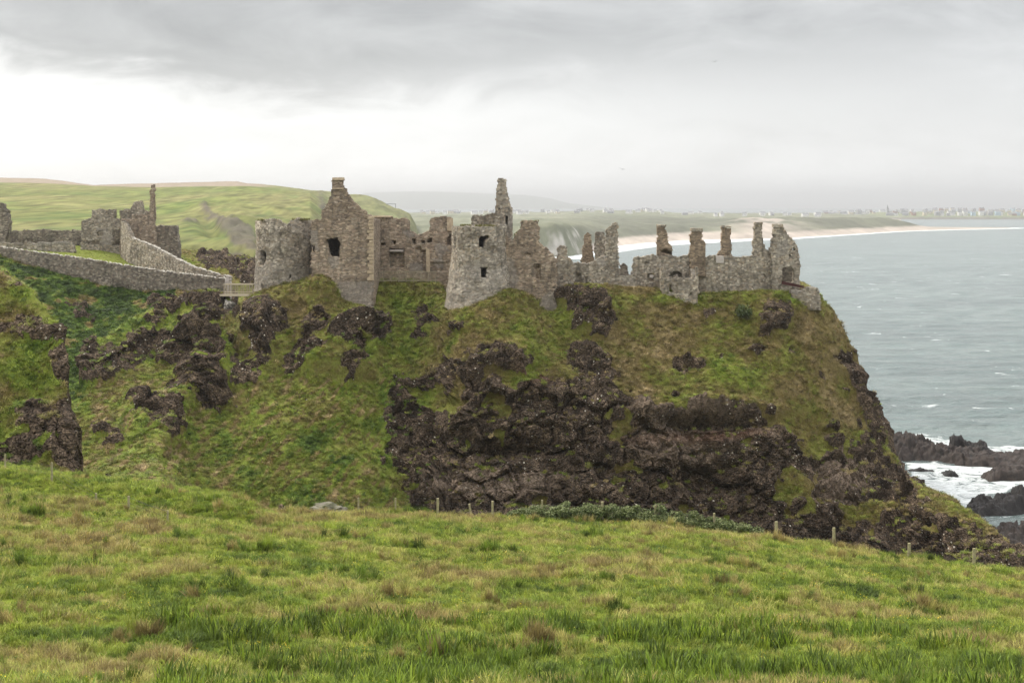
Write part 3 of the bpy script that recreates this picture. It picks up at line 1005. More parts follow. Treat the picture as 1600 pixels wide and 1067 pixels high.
def build_field():
    px = np.concatenate([np.arange(-2400, -340, 40.0), np.arange(-340, 1961, 5.0), np.arange(1980, 4200, 40.0)])
    n, m = len(px), 330
    kY, kZ = FIELD.knots(px)
    s = np.linspace(0, 1, m)
    Ye = kY[:, 3:4]
    Y = np.where(s[None] < 0.9, 3 + (Ye - 3) * (s[None] / 0.9) ** 0.75, Ye + (s[None] - 0.9) / 0.1 * 85)
    Z = field_z(px, Y)
    X = (px[:, None] - 800) * Y / F
    t = np.clip(field_tint(X, Y, np.broadcast_to(px[:, None], X.shape)), 0, 1)
    stops = np.array([0, 0.25, 0.5, 0.72, 0.88, 1.0])
    cols = np.array([c for _, c in G_STOPS])
    col = np.stack([np.interp(t, stops, cols[:, k]) for k in range(3)], -1) * 0.75
    o = mesh_obj('meadow', np.stack([X, Y, Z], -1).reshape(-1, 3), grid_faces(n, m), M_FIELD, attrs={'col': col.reshape(-1, 3)}, smooth=True)
    tag(o, kind='structure', label='sloping rough meadow in the foreground')


build_field()

# ------------------------------------------------------------------ hills behind, far coast, town shore
HYK = [290, 380, 480, 620, 800, 950, 1200, 1500, 1900]
HROW = {-260: [368, 345, 322, 300, 286, 285, 276, 283, 300], 0: [374, 350, 325, 302, 286, 287, 277, 284, 300], 70: [374, 352, 328, 304, 286, 288, 279, 286, 300],
        145: [376, 356, 333, 308, 291, 294, 289, 293, 305], 240: [384, 360, 338, 312, 293, 295, 286, 292, 305], 370: [394, 362, 342, 314, 290, 293, 283, 290, 305],
        385: [396, 366, 344, 315, 290.5, 293, 286, 292, 305], 430: [402, 374, 350, 320, 295, 294, 290, 296, 310], 485: [412, 390, 362, 330, 302, 301, 297, 304, 320],
        505: [425, 405, 382, 352, 318, 304, 299, 306, 322], 545: [470, 460, 440, 400, 360, 335, 303, 308, 330], 562: [470, 462, 445, 410, 370, 340, 302.5, 309, 330],
        585: [490, 480, 455, 420, 385, 350, 309, 313, 335], 612: [500, 490, 460, 430, 395, 360, 323, 326, 340], 625: [500, 490, 460, 430, 400, 370, 327, 329, 341],
        642: [520, 500, 470, 440, 420, 390, 336, 337, 346], 665: [560, 520, 500, 480, 450, 430, 395, 380, 380], 720: [700, 620, 560, 500, 460, 440, 420, 400, 390]}


def build_hills():
    prof = Profile({p: [(Y, zof(r, Y)) for Y, r in zip(HYK, rows)] for p, rows in HROW.items()})
    px = np.arange(-260, 721, 2.5)
    m = 300
    Y1 = 284 * (1900 / 284.0) ** np.linspace(0, 1, m)
    n = len(px)
    Y = np.broadcast_to(Y1, (n, m)).copy()
    Z = prof(px, Y)
    k = np.exp(-0.5 * (np.arange(-8, 9) / 3.0) ** 2); k /= k.sum()
    Z = np.apply_along_axis(lambda c: np.convolve(np.pad(c, 8, mode='edge'), k, mode='valid'), 1, Z)
    X = (px[:, None] - 800) * Y / F
    PX = np.broadcast_to(px[:, None], X.shape)
    PYb = HY + (CZ - Z) * F / Y
    Z = Z - 9.0 * (1 - sstep(284, 304, Y))
    wild = sstep(270, 340, PX) * (1 - sstep(560, 700, Y)) + 0.25
    Z = Z + sstep(300, 330, Y) * wild * (2.0 * fbm(X / 26, Y / 90, 0.5, 4)) + 0.25 * fbm(X / 9, Y / 30, 4.5, 3) * (Y < 700) + 1.6 * fbm(X / 22, Y / 60, 6.5, 4) * sstep(700, 1000, Y) * sstep(430, 520, PX)
    # a rocky ravine cut into the slope
    rav = np.exp(-((PX - (335 + (Y - 380) * -0.10)) / 20) ** 2) * sstep(330, 380, Y) * (1 - sstep(450, 520, Y))
    Z = Z - rav * 3.5
    PY = HY + (CZ - Z) * F / Y
    t = fbm(X / 40, Y / 160, 2.0, 5)
    t2 = fbm(X / 9, Y / 70, 7.0, 4)
    green = np.array([0.108, 0.130, 0.034]); olive = np.array([0.160, 0.150, 0.060]); dark = np.array([0.055, 0.080, 0.022]); brown = np.array([0.21, 0.172, 0.13]); rockc = np.array([0.085, 0.07, 0.06])
    f = np.clip(0.5 + 0.9 * t, 0, 1)[..., None]
    col = green * (1 - f) + olive * f
    d = sstep(0.05, 0.5, t2 + 0.35 * (Y < 480) - 0.1)[..., None] * 0.65
    col = col * (1 - d) + dark * d
    t3 = fbm(X / 3.0, Y / 26, 17.0, 4)
    col = col * np.clip(0.97 + 0.52 * t3 + 0.30 * t2, 0.5, 1.5)[..., None]
    # hedge lines and field boundaries across the slope
    hl = np.exp(-((Y - 585 - 60 * np.sin(PX / 90)) / 9) ** 2) + np.exp(-((Y - 700 + 0.25 * PX) / 8) ** 2) * 0.8
    hl = np.clip(hl * (0.4 + 0.8 * fbm(X / 15, Y / 15, 1.0, 3)), 0, 1)[..., None] * (PX < 490)[..., None]
    col = col * (1 - 0.7 * hl) + dark * 0.7 * hl
    haze_fade = (sstep(560, 1250, Y) * 0.6)[..., None]  # distance haze painted into the colour: farther hills fade to grey-olive
    col = col * (1 - haze_fade) + np.array([0.135, 0.135, 0.068]) * np.clip(1 + 0.5 * t2, 0.6, 1.4)[..., None] * haze_fade
    br = (sstep(900, 980, Y) * (1 - sstep(395, 440, PX)))[..., None]
    col = col * (1 - br) + brown * br
    jx, jy = PX + 8 * fbm(X / 7, Y / 12, 3.0, 3), PY + 8 * fbm(X / 7, Y / 12, 6.0, 3)
    rk = np.zeros(X.shape)
    for p in ([(330, 338), (352, 340), (395, 352), (402, 392), (372, 388), (350, 362)], [(310, 318), (322, 318), (338, 345), (330, 350)], [(300, 398), (345, 396), (402, 410), (402, 445), (340, 440), (300, 420)],
              [(282, 340), (300, 340), (310, 348), (290, 348)], [(496, 302), (502, 302), (512, 330), (504, 330)]):
        rk[inside(jx, jy, p)] = 1
    rk = blur(rk, 1)[..., None] * 0.8
    col = col * (1 - rk) + rockc * rk
    Z = Z + rk[..., 0] * 1.0 * ridged(X / 6, Y / 9, Z / 4, 3)
    o = mesh_obj('hills', np.stack([X, Y, Z], -1).reshape(-1, 3), grid_faces(n, m), M_HILL, attrs={'col': col.reshape(-1, 3)}, smooth=True)
    tag(o, kind='structure', label='green pasture hills behind the castle with brown field on top')
    return prof


HILLS = build_hills()


def fc(Ys, k2, k3, k4, k5, k6, zk7=16):
    return [(Ys - 60, -4), (Ys, 0.2), k2, k3, k4, k5, k6, (5600, zk7)]


def Q(Y, py):
    return (Y, zof(py, Y))


COAST = Profile({
    420: fc(1180, (1195, 10), (1290, 24), (1700, 22), (2600, 22), Q(4500, 333)), 700: fc(1200, (1215, 10), (1290, 24), (1700, 22), (2600, 23), Q(4500, 332.5)),
    835: fc(1240, (1250, 23), (1262, 28), (1700, 23), (2600, 22), Q(4500, 332)), 880: fc(1262, (1272, 24), (1285, 29), (1700, 22), (2600, 22), Q(4500, 331)),
    905: fc(1330, (1345, 20), (1370, 26), (1700, 22), (2600, 22), Q(4500, 330)), 925: fc(1450, (1475, 8), (1560, 19), (1900, 18), (2600, 20), Q(4500, 329.5)),
    960: fc(1570, (1660, 4), (1770, 15), (2050, 15), (2600, 18), Q(4500, 329)), 1025: fc(1750, (1870, 4), (2000, 14), (2250, 14), (2750, 18), Q(4500, 329)),
    1060: fc(1820, (1960, 4), (2120, 14), (2350, 14), (2850, 18), Q(4500, 334)), 1110: fc(1880, (2080, 4.5), (2280, 15), (2450, 16), (2900, 17), Q(4500, 334.5)),
    1160: fc(1920, (2070, 8), (2350, 24), (2600, 20), (3000, 17), Q(4500, 334.5)), 1230: fc(1965, (2110, 7), (2450, 24), (2700, 20), (3100, 15), Q(4500, 335)),
    1300: fc(2150, (2280, 5), (2600, 23), (2800, 17), (3200, 12), Q(4500, 335)), 1350: fc(2300, (2430, 5), (2680, 23.5), (2850, 14), (3200, 9), Q(4500, 337)),
    1395: fc(2460, (2580, 4.5), (2750, 23), (2900, 7), (3200, 3), (4500, 3), 1), 1425: fc(2560, (2650, 3.5), (2790, 13), (2900, 2), (3200, -4), (4500, -4), -4),
    1440: fc(2600, (2690, 2.8), (2810, 4), (2910, 0.6), (3200, -4), (4500, -4), -4), 1500: fc(2700, (2780, 1.8), (2880, 1.6), (2960, -2), (3200, -5), (4500, -5), -5),
    1580: fc(2840, (2865, 0.7), (2900, 0.5), (2950, -3), (3200, -5), (4500, -5), -5), 1620: [(2700, -5), (2840, -5), (2865, -5), (2900, -5), (2950, -5), (3200, -5), (4500, -5), (5600, -5)],
})


def build_coast():
    px = np.arange(420, 1621, 3.0)
    m = 260
    n = len(px)
    Y1 = np.concatenate([np.linspace(1100, 1200, 10), np.arange(1202, 1480, 2.5), 1480 * (5600 / 1480.0) ** np.linspace(0, 1, 200)])
    m = len(Y1)
    Y = np.broadcast_to(Y1, (n, m)).copy()
    Z = COAST(px, Y)
    Z = gsmooth(Z, 3.5, 0)
    X = (px[:, None] - 800) * Y / F
    PX = np.broadcast_to(px[:, None], X.shape)
    high = sstep(5, 12, Z)
    Z = Z + high * (3.0 * fbm(X / 90, Y / 160, 1.0, 4) + 1.6 * fbm(X / 30, Y / 60, 3.0, 3))
    PY = HY + (CZ - Z) * F / Y
    t = fbm(X / 160, Y / 320, 2.0, 4)
    cid = cells(X / 150, Y / 420, X * 0)[2]
    green = np.array([0.115, 0.122, 0.080]); pale = np.array([0.18, 0.18, 0.125]); dune = np.array([0.088, 0.090, 0.064]); sand = np.array([0.32, 0.275, 0.235]); chalk = np.array([0.40, 0.375, 0.34])
    f = np.clip(cid * 0.8 + 0.4 * t, 0, 1)[..., None]
    col = green * (1 - f) + pale * f
    du = (sstep(840, 980, PX) * (Y < 3200) * np.clip(0.75 + 0.5 * t, 0, 1))[..., None]
    col = col * (1 - du) + dune * du
    sn = 1 - sstep(4.5, 8.5, Z + 1.5 * fbm(X / 25, Y / 50, 5.0, 3))
    sn = sn * sstep(900, 925, PX)
    sn = np.maximum(sn, np.exp(-((PX - 1195) / 48) ** 2) * (Y < 2420) * sstep(-0.25, 0.2, 0.25 + fbm(X / 40, Y / 90, 9.0, 3) + (350 - PY) * -0.04))[..., None]
    col = col * (1 - sn) + sand * sn
    ck = ((PX > 838 + 10 * perlin(X / 12, 0, 0)) & (PX < 904) & (Z < 21 + 9 * fbm(X / 9, Y / 30, 2.2, 3)) & (Z > 1) & (Y < 1420) & (fbm(X / 11, Z / 9, 3.3, 3) > 0.05))
    ck = ck | ((PX > 845) & (PX < 930) & (Y < 1460) & (perlin(X / 30, Z / 5, 8.3) > 0.42))
    ck = blur(ck.astype(float), 1)[..., None]
    col = col * (1 - ck) + chalk * ck
    # hollows between the chalk buttresses
    Y2 = Y + ck[..., 0] * 14 * perlin(X / 11, Z / 30, 1.0)
    o = mesh_obj('coast', np.stack([X, Y2, Z], -1).reshape(-1, 3), grid_faces(n, m), M_FAR, attrs={'col': col.reshape(-1, 3)}, smooth=True)
    tag(o, kind='structure', label='far coast with pale cliffs, sand beach, dunes and fields')


build_coast()

TOWN = Profile({p: [(4600, -5), (4700, 0.5), (4740, 8), (4900, 12), (5150, zt), (5600, zt - 1), (6200, -5)] for p, zt in
                ((1040, 14), (1200, 16), (1300, 18), (1400, 22), (1480, 24), (1560, 22), (1620, 20), (1800, 20), (2000, 14))})


def build_town_shore():
    px = np.arange(1040, 2001, 6.0)
    Y1 = np.linspace(4600, 6200, 90)
    Y = np.broadcast_to(Y1, (len(px), 90)).copy()
    Z = TOWN(px, Y)
    X = (px[:, None] - 800) * Y / F
    Z = Z + 1.5 * fbm(X / 80, Y / 120, 1.0, 3) * (Z > 3)
    f = np.clip(0.5 + fbm(X / 90, Y / 90, 2.0, 3), 0, 1)[..., None]
    col = np.array([0.11, 0.14, 0.06]) * (1 - f) + np.array([0.19, 0.19, 0.12]) * f
    lo = (Z < 6)[..., None]
    col = np.where(lo, np.array([0.12, 0.11, 0.10]), col)
    o = mesh_obj('town_shore', np.stack([X, Y, Z], -1).reshape(-1, 3), grid_faces(len(px), 90), M_FAR, attrs={'col': col.reshape(-1, 3)}, smooth=True)
    tag(o, kind='structure', label='low shore that carries the town across the bay')


build_town_shore()


def build_mountain():
    px = np.arange(400, 1001, 10.0)
    top = np.interp(px, [400, 520, 570, 640, 700, 760, 820, 860, 890, 960, 1000], [330, 318, 302, 299, 300, 303, 305, 310, 318, 326, 332])
    v = np.linspace(0, 1, 26)
    Y = 19000 + 3000 * v[None] + 0 * px[:, None]
    h = np.sin(np.pi * np.clip(v, 0, 1)) ** 0.8
    zt = CZ - (top - HY) * 20500 / F
    X = (px[:, None] - 800) * Y / F
    Z = -6 + (zt[:, None] + 6) * h[None] + 6 * fbm(X / 400, Y / 400, 0.3, 3) * h[None]
    col = np.zeros(X.shape + (3,)) + np.array([0.10, 0.12, 0.08])
    o = mesh_obj('distant_hill', np.stack([X, Y, Z], -1).reshape(-1, 3), grid_faces(len(px), 26), M_FAR, attrs={'col': col.reshape(-1, 3)}, smooth=True)
    tag(o, kind='structure', label='faint long hill lost in haze on the horizon')


build_mountain()


# ------------------------------------------------------------------ the sea
SKERRY_FOAM = [(1390, 735, 1640, 722)]


def build_sea():
    px = np.concatenate([np.arange(-2600, -100, 150), np.arange(-100, 900, 25), np.arange(900, 1720, 3.5), np.arange(1720, 1900, 20), np.arange(1900, 4400, 150)]).astype(float)
    Y1 = np.concatenate([np.arange(100, 150, 5), np.arange(150, 330, 0.6), 330 * (30000 / 330.0) ** np.linspace(0, 1, 520)])
    n, m = len(px), len(Y1)
    Y = np.broadcast_to(Y1, (n, m)).copy()
    X = (px[:, None] - 800) * Y / F
    PX = np.broadcast_to(px[:, None], X.shape)
    fade = np.clip(1 - (Y - 300) / 2200, 0, 1)
    Z = np.zeros(X.shape)
    for (L, A, a, ph) in ((38, 0.52, 80, 0), (24, 0.36, 110, 1.3), (15, 0.24, 65, 2.1), (9, 0.15, 95, 0.4), (5.5, 0.09, 130, 4.4)):
        kx, ky = math.cos(R(a)) * 2 * math.pi / L, math.sin(R(a)) * 2 * math.pi / L
        w = np.sin(kx * X + ky * Y + ph + 2.2 * perlin(X / 60, Y / 45, ph))
        Z += A * (1 - 2 * np.abs(w) ** 1.3 * 0.5 - 0.3) * fade * (Y > 150) * (L > 0.02 * (Y - 300))
    PY = HY + CZ * F / Y
    jx = PX + 14 * fbm(X / 7, Y / 7, 1.0, 3)
    jy = PY + 9 * fbm(X / 9, Y / 9, 5.0, 3)
    foam = np.zeros(X.shape)
    for p, s in (([(1400, 726), (1470, 720), (1530, 735), (1700, 742), (1700, 768), (1560, 772), (1525, 792), (1500, 800), (1440, 770)], 0.58),
                 ([(1380, 700), (1440, 682), (1520, 690), (1620, 702), (1720, 706), (1720, 722), (1380, 720)], 0.56),
                 ([(1500, 790), (1560, 800), (1700, 782), (1700, 815), (1540, 815)], 0.45), ([(1560, 792), (1720, 786), (1720, 800), (1570, 802)], 0.7)):
        foam[inside(jx, jy, p)] = s
    foam = blur(foam, 3)
    # surf along the beach and the foot of the pale cliffs
    Ys = np.interp(px, COAST.px, COAST.Y[:, 1])[:, None]
    wd = np.interp(px, [700, 860, 905, 960, 1100, 1200, 1300, 1400, 1580, 1620], [15, 30, 150, 230, 190, 110, 80, 70, 70, 0])[:, None]
    dd = (Ys - Y) / np.maximum(wd, 1)
    surf = np.where((dd > -1.2) & (dd < 1.0) & (PX > 700) & (PX < 1615), np.clip(1.15 - 0.62 * np.clip(dd, 0, 1) , 0, 1), 0)
    foam = np.maximum(foam, surf)
    Z += foam * 0.12 * (Y < 330)
    o = mesh_obj('sea', np.stack([X, Y, Z], -1).reshape(-1, 3), grid_faces(n, m), M_SEA, attrs={'foam': foam.ravel()}, smooth=True)
    tag(o, kind='structure', label='grey-green choppy sea with whitecaps')


build_sea()

# ------------------------------------------------------------------ ruined walls
CELL = 0.135


def wall(name, mat, P0, P1, thick, poly, holes=(), recess=(), pale=(), parent=None, rough=0.05, cell=CELL, seed=0.0, label=None):
    """masonry wall on the plan line P0 -> P1; poly etc. in metres (along, height).  Ragged edges, real openings, uneven face."""
    P0, P1 = np.array(P0[:2], float), np.array(P1[:2], float)
    L = np.linalg.norm(P1 - P0)
    d = (P1 - P0) / L
    nrm = np.array([d[1], -d[0]])           # faces the viewer for walls that run left to right
    pa = np.array(poly, float)
    u0, u1, v0, v1 = pa[:, 0].min() - 0.3, pa[:, 0].max() + 0.3, pa[:, 1].min(), pa[:, 1].max() + 0.3
    u = np.arange(u0, u1 + cell, cell)
    v = np.arange(v0, v1 + cell, cell)
    n, m = len(u), len(v)
    U, V = np.meshgrid(u, v, indexing='ij')
    uc, vc = U[:-1, :-1] + cell / 2, V[:-1, :-1] + cell / 2
    jit = lambda a: 0.10 * fbm(uc / 0.5 + a + seed, vc / 0.4, a, 2) + 0.20 * fbm(uc / 1.2 + a, vc / 1.0 + seed, a, 3)
    ju, jv = uc + jit(1.0), vc + jit(7.0)
    keep = inside(ju, jv, poly)
    for h in holes:
        keep &= ~inside(uc + 0.6 * (ju - uc), vc + 0.6 * (jv - vc), h)
    U2 = U + 0.035 * perlin(U * 5.1, V * 5.1, 2.0 + seed)
    V2 = V + 0.035 * perlin(U * 5.3, V * 5.3, 9.0 + seed)
    base = P0[None, None] + U2[..., None] * d
    e1, e2, idv = cells(U / 0.42 + seed, V / 0.28, U * 0 + seed)
    front = rough * (1.2 * (idv - 0.5) + 0.9 * fbm(U / 2.5, V / 2.5, seed, 2) - 0.9 * np.exp(-((e2 - e1) / 0.15) ** 2))
    for (poly_r, dep) in recess:
        front = np.where(inside(U, V, poly_r), front - dep, front)
    pl = np.zeros(U.shape)
    for pp in pale:
        pl[inside(U + 0.3 * perlin(U * 2, V * 2, 1.0), V + 0.3 * perlin(U * 2, V * 2, 4.0), pp)] = 1
    Fv = np.concatenate([base + nrm * front[..., None], V2[..., None]], -1)
    bk = -thick + rough * fbm(U / 0.6, V / 0.6, 5.0 + seed, 2)
    Bv = np.concatenate([base + nrm * bk[..., None], V2[..., None]], -1)
    return shell(name, Fv, Bv, keep, mat, parent, pl, label=label)


def shell(name, Fv, Bv, keep, mat, parent, pl, wrap=False, label=None):
    n, m = Fv.shape[:2]
    nc, mc = keep.shape
    off = n * m
    I, J = np.nonzero(keep)
    idx = lambda i, j: (i % n) * m + j
    q = np.stack([idx(I, J), idx(I + 1, J), idx(I + 1, J + 1), idx(I, J + 1)], -1)
    qb = q[:, ::-1] + off
    fs = [q, qb]
    if wrap:
        lf, rt = np.roll(keep, 1, 0), np.roll(keep, -1, 0)
    else:
        z = np.zeros((1, mc), bool)
        lf, rt = np.concatenate([z, keep[:-1]]), np.concatenate([keep[1:], z])
    zz = np.zeros((nc, 1), bool)
    dn, up = np.concatenate([zz, keep[:, :-1]], 1), np.concatenate([keep[:, 1:], zz], 1)
    for nb, a, b in ((lf, (0, 1), (0, 0)), (rt, (1, 0), (1, 1)), (dn, (0, 0), (1, 0)), (up, (1, 1), (0, 1))):
        I, J = np.nonzero(keep & ~nb)
        A, B = idx(I + a[0], J + a[1]), idx(I + b[0], J + b[1])
        fs.append(np.stack([B, A, A + off, B + off], -1))
    fs = np.concatenate(fs)
    V = np.concatenate([Fv.reshape(-1, 3), Bv.reshape(-1, 3)])
    p2 = np.concatenate([pl.ravel(), pl.ravel()])
    used = np.unique(fs)
    mp = np.zeros(len(V), int)
    mp[used] = np.arange(len(used))
    o = mesh_obj(name, V[used], mp[fs], mat, attrs={'pale': p2[used]})
    if parent:
        adopt(o, parent)
    if label:
        o['label'] = label
    return o


def fw(name, mat, Y, poly, thick=1.1, holes=(), recess=(), pale=(), parent=None, label=None, seed=0.0, **kw):
    """a wall facing the viewer at distance Y, outlines read off in photo pixels"""
    cv = lambda pg: [tuple(at(x, y, Y)[[0, 2]]) for x, y in pg]
    return wall(name, mat, (0, Y), (1, Y), thick, cv(poly), [cv(h) for h in holes], [(cv(r), dd) for r, dd in recess],
                [cv(p) for p in pale], parent, seed=seed, label=label, **kw)


def rect(x0, y0, x1, y1):
    return [(x0, y0), (x1, y0), (x1, y1), (x0, y1)]


def tower(name, mat, cpx, Yc, rad, tops, bottom, holes=(), thick=1.2, parent=None, label=None, seed=0.0, pale=()):
    """round tower with battered foot. rad: list of (row, radius px); tops: list of (px, row) along the seen rim"""
    yref = Yc - 0.75 * rad[0][1] * Yc / F
    z_of = lambda py: zof(py, yref)
    zt = z_of(min(t[1] for t in tops) - 3)
    zb = z_of(bottom)
    v = np.arange(zb, zt, CELL)
    R0 = rad[0][1] * Yc / F
    n = int(2 * math.pi * R0 / CELL)
    th = np.linspace(-math.pi, math.pi, n, endpoint=False)
    T, V = np.meshgrid(th, v, indexing='ij')
    rows = HY + (CZ - V) * F / yref
    Rm = np.interp(rows, [r[0] for r in rad], [r[1] for r in rad]) * Yc / F
    arc = T * R0
    Xc = (cpx - 800) * Yc / F
    cyc = lambda k, sc: perlin(np.cos(T) * R0 / sc + k, np.sin(T) * R0 / sc + seed, V / sc)
    e1, e2, idv = cells(np.cos(T) * R0 / 0.42 + seed + 30, np.sin(T) * R0 / 0.42 + 30, V / 0.28)
    dsp = 0.06 * (1.2 * (idv - 0.5) - 0.9 * np.exp(-((e2 - e1) / 0.15) ** 2)) + 0.26 * cyc(3.0, 2.0)
    Fv = np.stack([Xc + (Rm + dsp) * np.sin(T), Yc - (Rm + dsp) * np.cos(T), V + 0.035 * cyc(9.0, 0.2)], -1)
    Ri = Rm - thick + 0.05 * cyc(5.0, 0.5)
    Bv = np.stack([Xc + Ri * np.sin(T), Yc - Ri * np.cos(T), V + 0.035 * cyc(9.0, 0.2)], -1)
    Tc = T[:, :-1] + math.pi / n
    Vc = V[:, :-1] + CELL / 2
    Rc = Rm[:, :-1]
    pxc = 800 + (Xc + Rc * np.sin(Tc)) * F / (Yc - Rc * np.cos(Tc))
    pyc = HY + (CZ - Vc) * F / yref
    jj = 1.1 * fbm(np.cos(Tc) * R0 / 0.5, np.sin(Tc) * R0 / 0.5, Vc / 0.4 + seed, 2)
    jt = 2.4 * fbm(np.cos(Tc) * R0 / 1.1 + 3, np.sin(Tc) * R0 / 1.1, 0.5 + seed, 3)
    frontal = np.abs(Tc) < math.pi * 0.5
    top = np.where(frontal, np.interp(pxc, [t[0] for t in tops], [t[1] for t in tops]),
                   np.interp(pxc, [t[0] for t in tops], [t[1] for t in tops]) * 0.3 + 0.7 * tops[0][1] + 3)
    keep = (pyc + jj) > top + jt
    for h in holes:
        keep &= ~(inside(pxc + 0.4 * jj, pyc + 0.4 * jj, h) & frontal)
    pl = np.zeros(T.shape)
    for pp in pale:
        pxv = 800 + (Xc + Rm * np.sin(T)) * F / (Yc - Rm * np.cos(T))
        g = 5 * perlin(T * 7, V * 1.5, 2.0)
        pl[inside(pxv, rows + g, pp) & (np.abs(T) < 1.6)] = 0.55
    return shell(name, Fv, Bv, keep, mat, parent, pl, wrap=True, label=label)


castle = empty('castle_ruin', at(900, 455, 203))
tag(castle, 'roofless grey stone castle ruin along the top of the sea crag', 'castle')

# left round tower
tower('round_tower', M_GREY, 447, 207, [(330, 46), (400, 46.5), (425, 48), (470, 51), (520, 52)],
      [(395, 346), (401, 345), (415, 343), (428, 343), (436, 343), (440, 346), (446, 350), (452, 350), (456, 345), (468, 342), (478, 342), (484, 345), (500, 346)], 490,
      holes=[[(405, 393), (410, 391), (415, 396), (414, 405), (412, 415), (406, 414), (407, 404)], rect(408, 444, 412, 451), rect(452, 428, 456, 434), rect(437, 364, 439, 366), rect(463, 366, 465, 369)],
      pale=[[(390, 418), (430, 408), (470, 412), (490, 430), (490, 470), (390, 480)]],
      parent=castle, label='left round tower with pale lower stonework', seed=1.7)
def light_blocker(cpx, Yc, rpx, py, name='light_blocker'):  # unseen disc added inside a tower to keep its windows dark
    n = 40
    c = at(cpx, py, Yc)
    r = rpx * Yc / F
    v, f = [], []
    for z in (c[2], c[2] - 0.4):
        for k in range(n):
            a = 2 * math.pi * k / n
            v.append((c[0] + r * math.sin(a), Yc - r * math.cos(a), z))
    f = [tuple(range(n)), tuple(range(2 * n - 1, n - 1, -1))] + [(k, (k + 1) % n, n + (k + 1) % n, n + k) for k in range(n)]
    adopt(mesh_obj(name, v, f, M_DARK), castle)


light_blocker(447, 207, 40, 384)
light_blocker(748.5, 197.5, 36, 398)
light_blocker(748.5, 197.5, 36, 361)
# tall gable house
gable = fw('gable_wall', M_BROWN, 198, [(486, 500), (486, 346), (494, 344.5), (501, 343), (505, 328), (511, 316), (516, 309), (517, 300), (519, 291), (520, 279), (535, 279), (536, 291), (540, 298),
                                         (545, 307), (552, 313), (557, 318), (563, 325), (569, 329), (574, 335), (582, 337), (582, 500)], 1.3,
           holes=[[(511, 375), (517, 372), (526, 372), (531, 378), (530, 401), (520, 401), (515, 396), (513, 381)], rect(488, 383, 491.5, 394)],
           recess=[(rect(509, 376, 513, 382), 0.3)],
           pale=[[(484, 360), (496, 358), (498, 392), (484, 388)], [(512, 402), (530, 402), (528, 420), (516, 418)], [(528, 440), (585, 440), (585, 500), (528, 500)]],
           parent=castle, label='tall brown gable wall topped by a chimney', seed=4.2)
xs = at(582, 400, 198)[0]
wall('return_wall', M_BROWN, (xs - 0.02, 199.2), (xs - 0.02, 211), 1.1, [(0.1, 28), (0.1, 43.4), (4, 43.2), (11.5, 43.0), (11.5, 28)], parent=castle, seed=2.0, label='side wall running back from the gable')
wall('return_wall', M_BROWN, (at(487, 0, 198)[0] + 1.1, 199.2), (at(487, 0, 198)[0] + 1.1, 211), 1.1, [(0.1, 28), (0.1, 42.6), (11.5, 42.4), (11.5, 28)], parent=castle, seed=3.0, label='hidden side wall of the gable house')
fw('rear_wall', M_BROWN, 211.3, [(497, 460), (497, 356), (530, 352), (560, 350), (592, 346), (592, 460)], 1.0, parent=castle, seed=6.0, label='rear wall seen through the gable window')
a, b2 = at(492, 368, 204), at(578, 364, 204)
MB().box((a[0], 199.2, a[2]), (b2[0], 211.2, b2[2])).build('light_blocker', M_DARK, castle)  # unseen slab added to block daylight behind the gable window
# quoins and chimney cap of the gable
for k in range(19):
    y0 = 338 + k * 5.3
    wq = 9.5 if k % 2 == 0 else 6.5
    wq += random.uniform(-1, 1)
    a, b2 = at(583.2 - wq, y0 + 4.7, 198), at(583.6, y0, 198)
    MB().box((a[0], 197.82, a[2]), (b2[0], 198.9 if k % 2 else 198.6, b2[2]), 0.03).build('quoin', M_SAND, gable)
a, b2 = at(519, 282, 198), at(536.5, 277, 198)
MB().box((a[0], 197.85, a[2]), (b2[0], 199.4, b2[2]), 0.05).build('chimney_cap', M_SAND, gable)
a, b2 = at(519, 296, 198), at(537, 293.5, 198)
MB().box((a[0], 197.86, a[2]), (b2[0], 199.4, b2[2]), 0.03).build('chimney_band', M_SAND, gable)

# curtain wall between gable and big tower
curt = fw('curtain_wall', M_BROWN, 211, [(584, 470), (584, 339), (589, 337), (613, 338.5), (615, 341), (638, 341.5), (640, 348), (639, 361), (646, 364), (653, 365.5), (661, 364), (669, 362), (672, 352),
                                   (672, 341), (680, 339), (706, 339), (708, 362), (712, 380), (712, 470)], 1.1,
   recess=[([(613, 377), (617, 375.5), (619, 379), (616, 381.5)], 0.95), (rect(594, 380.5, 601, 383), 0.95), ([(644, 373), (649, 373), (649, 382), (645, 380)], 0.95), ([(667, 375), (675, 372), (675, 379), (668, 379)], 0.95),
          (rect(659, 376, 663, 380), 0.9), ([(699, 373), (704, 366), (705, 384), (699, 384)], 0.95), (rect(609, 389, 631, 419), 0.55), (rect(588, 392, 593, 421), 0.7), ([(649, 388), (657, 385), (659, 396), (652, 400)], 0.35), (rect(660, 392, 666, 424), 0.4), (rect(672, 410, 700, 424), 0.2)],
   pale=[[(677, 380), (696, 380), (702, 392), (692, 398), (690, 408), (683, 400)], [(674, 404), (690, 404), (694, 416), (684, 420)], [(640, 412), (660, 412), (662, 425), (640, 425)], [(626, 361), (640, 360), (650, 368), (640, 372)]],
   parent=castle, label='brown curtain wall with blocked window and broken gap', seed=8.0)
a, b2 = at(609, 393, 211), at(630, 390.2, 211)
MB().box((a[0], 210.75, a[2]), (b2[0], 211.4, b2[2]), 0.02).build('lintel', M_PALE, curt)
a, b2 = at(666, 424, 211), at(671.5, 389, 211)
MB().box((a[0], 210.72, a[2]), (b2[0], 211.3, b2[2]), 0.04).build('pilaster', M_SAND, curt)
a, b2 = at(585, 340, 211), at(611, 337.4, 211)
MB().box((a[0], 210.7, a[2]), (b2[0], 212.0, b2[2]), 0.03).build('coping', M_SAND, curt)
a, b2 = at(699, 361, 211), at(707, 341, 211)
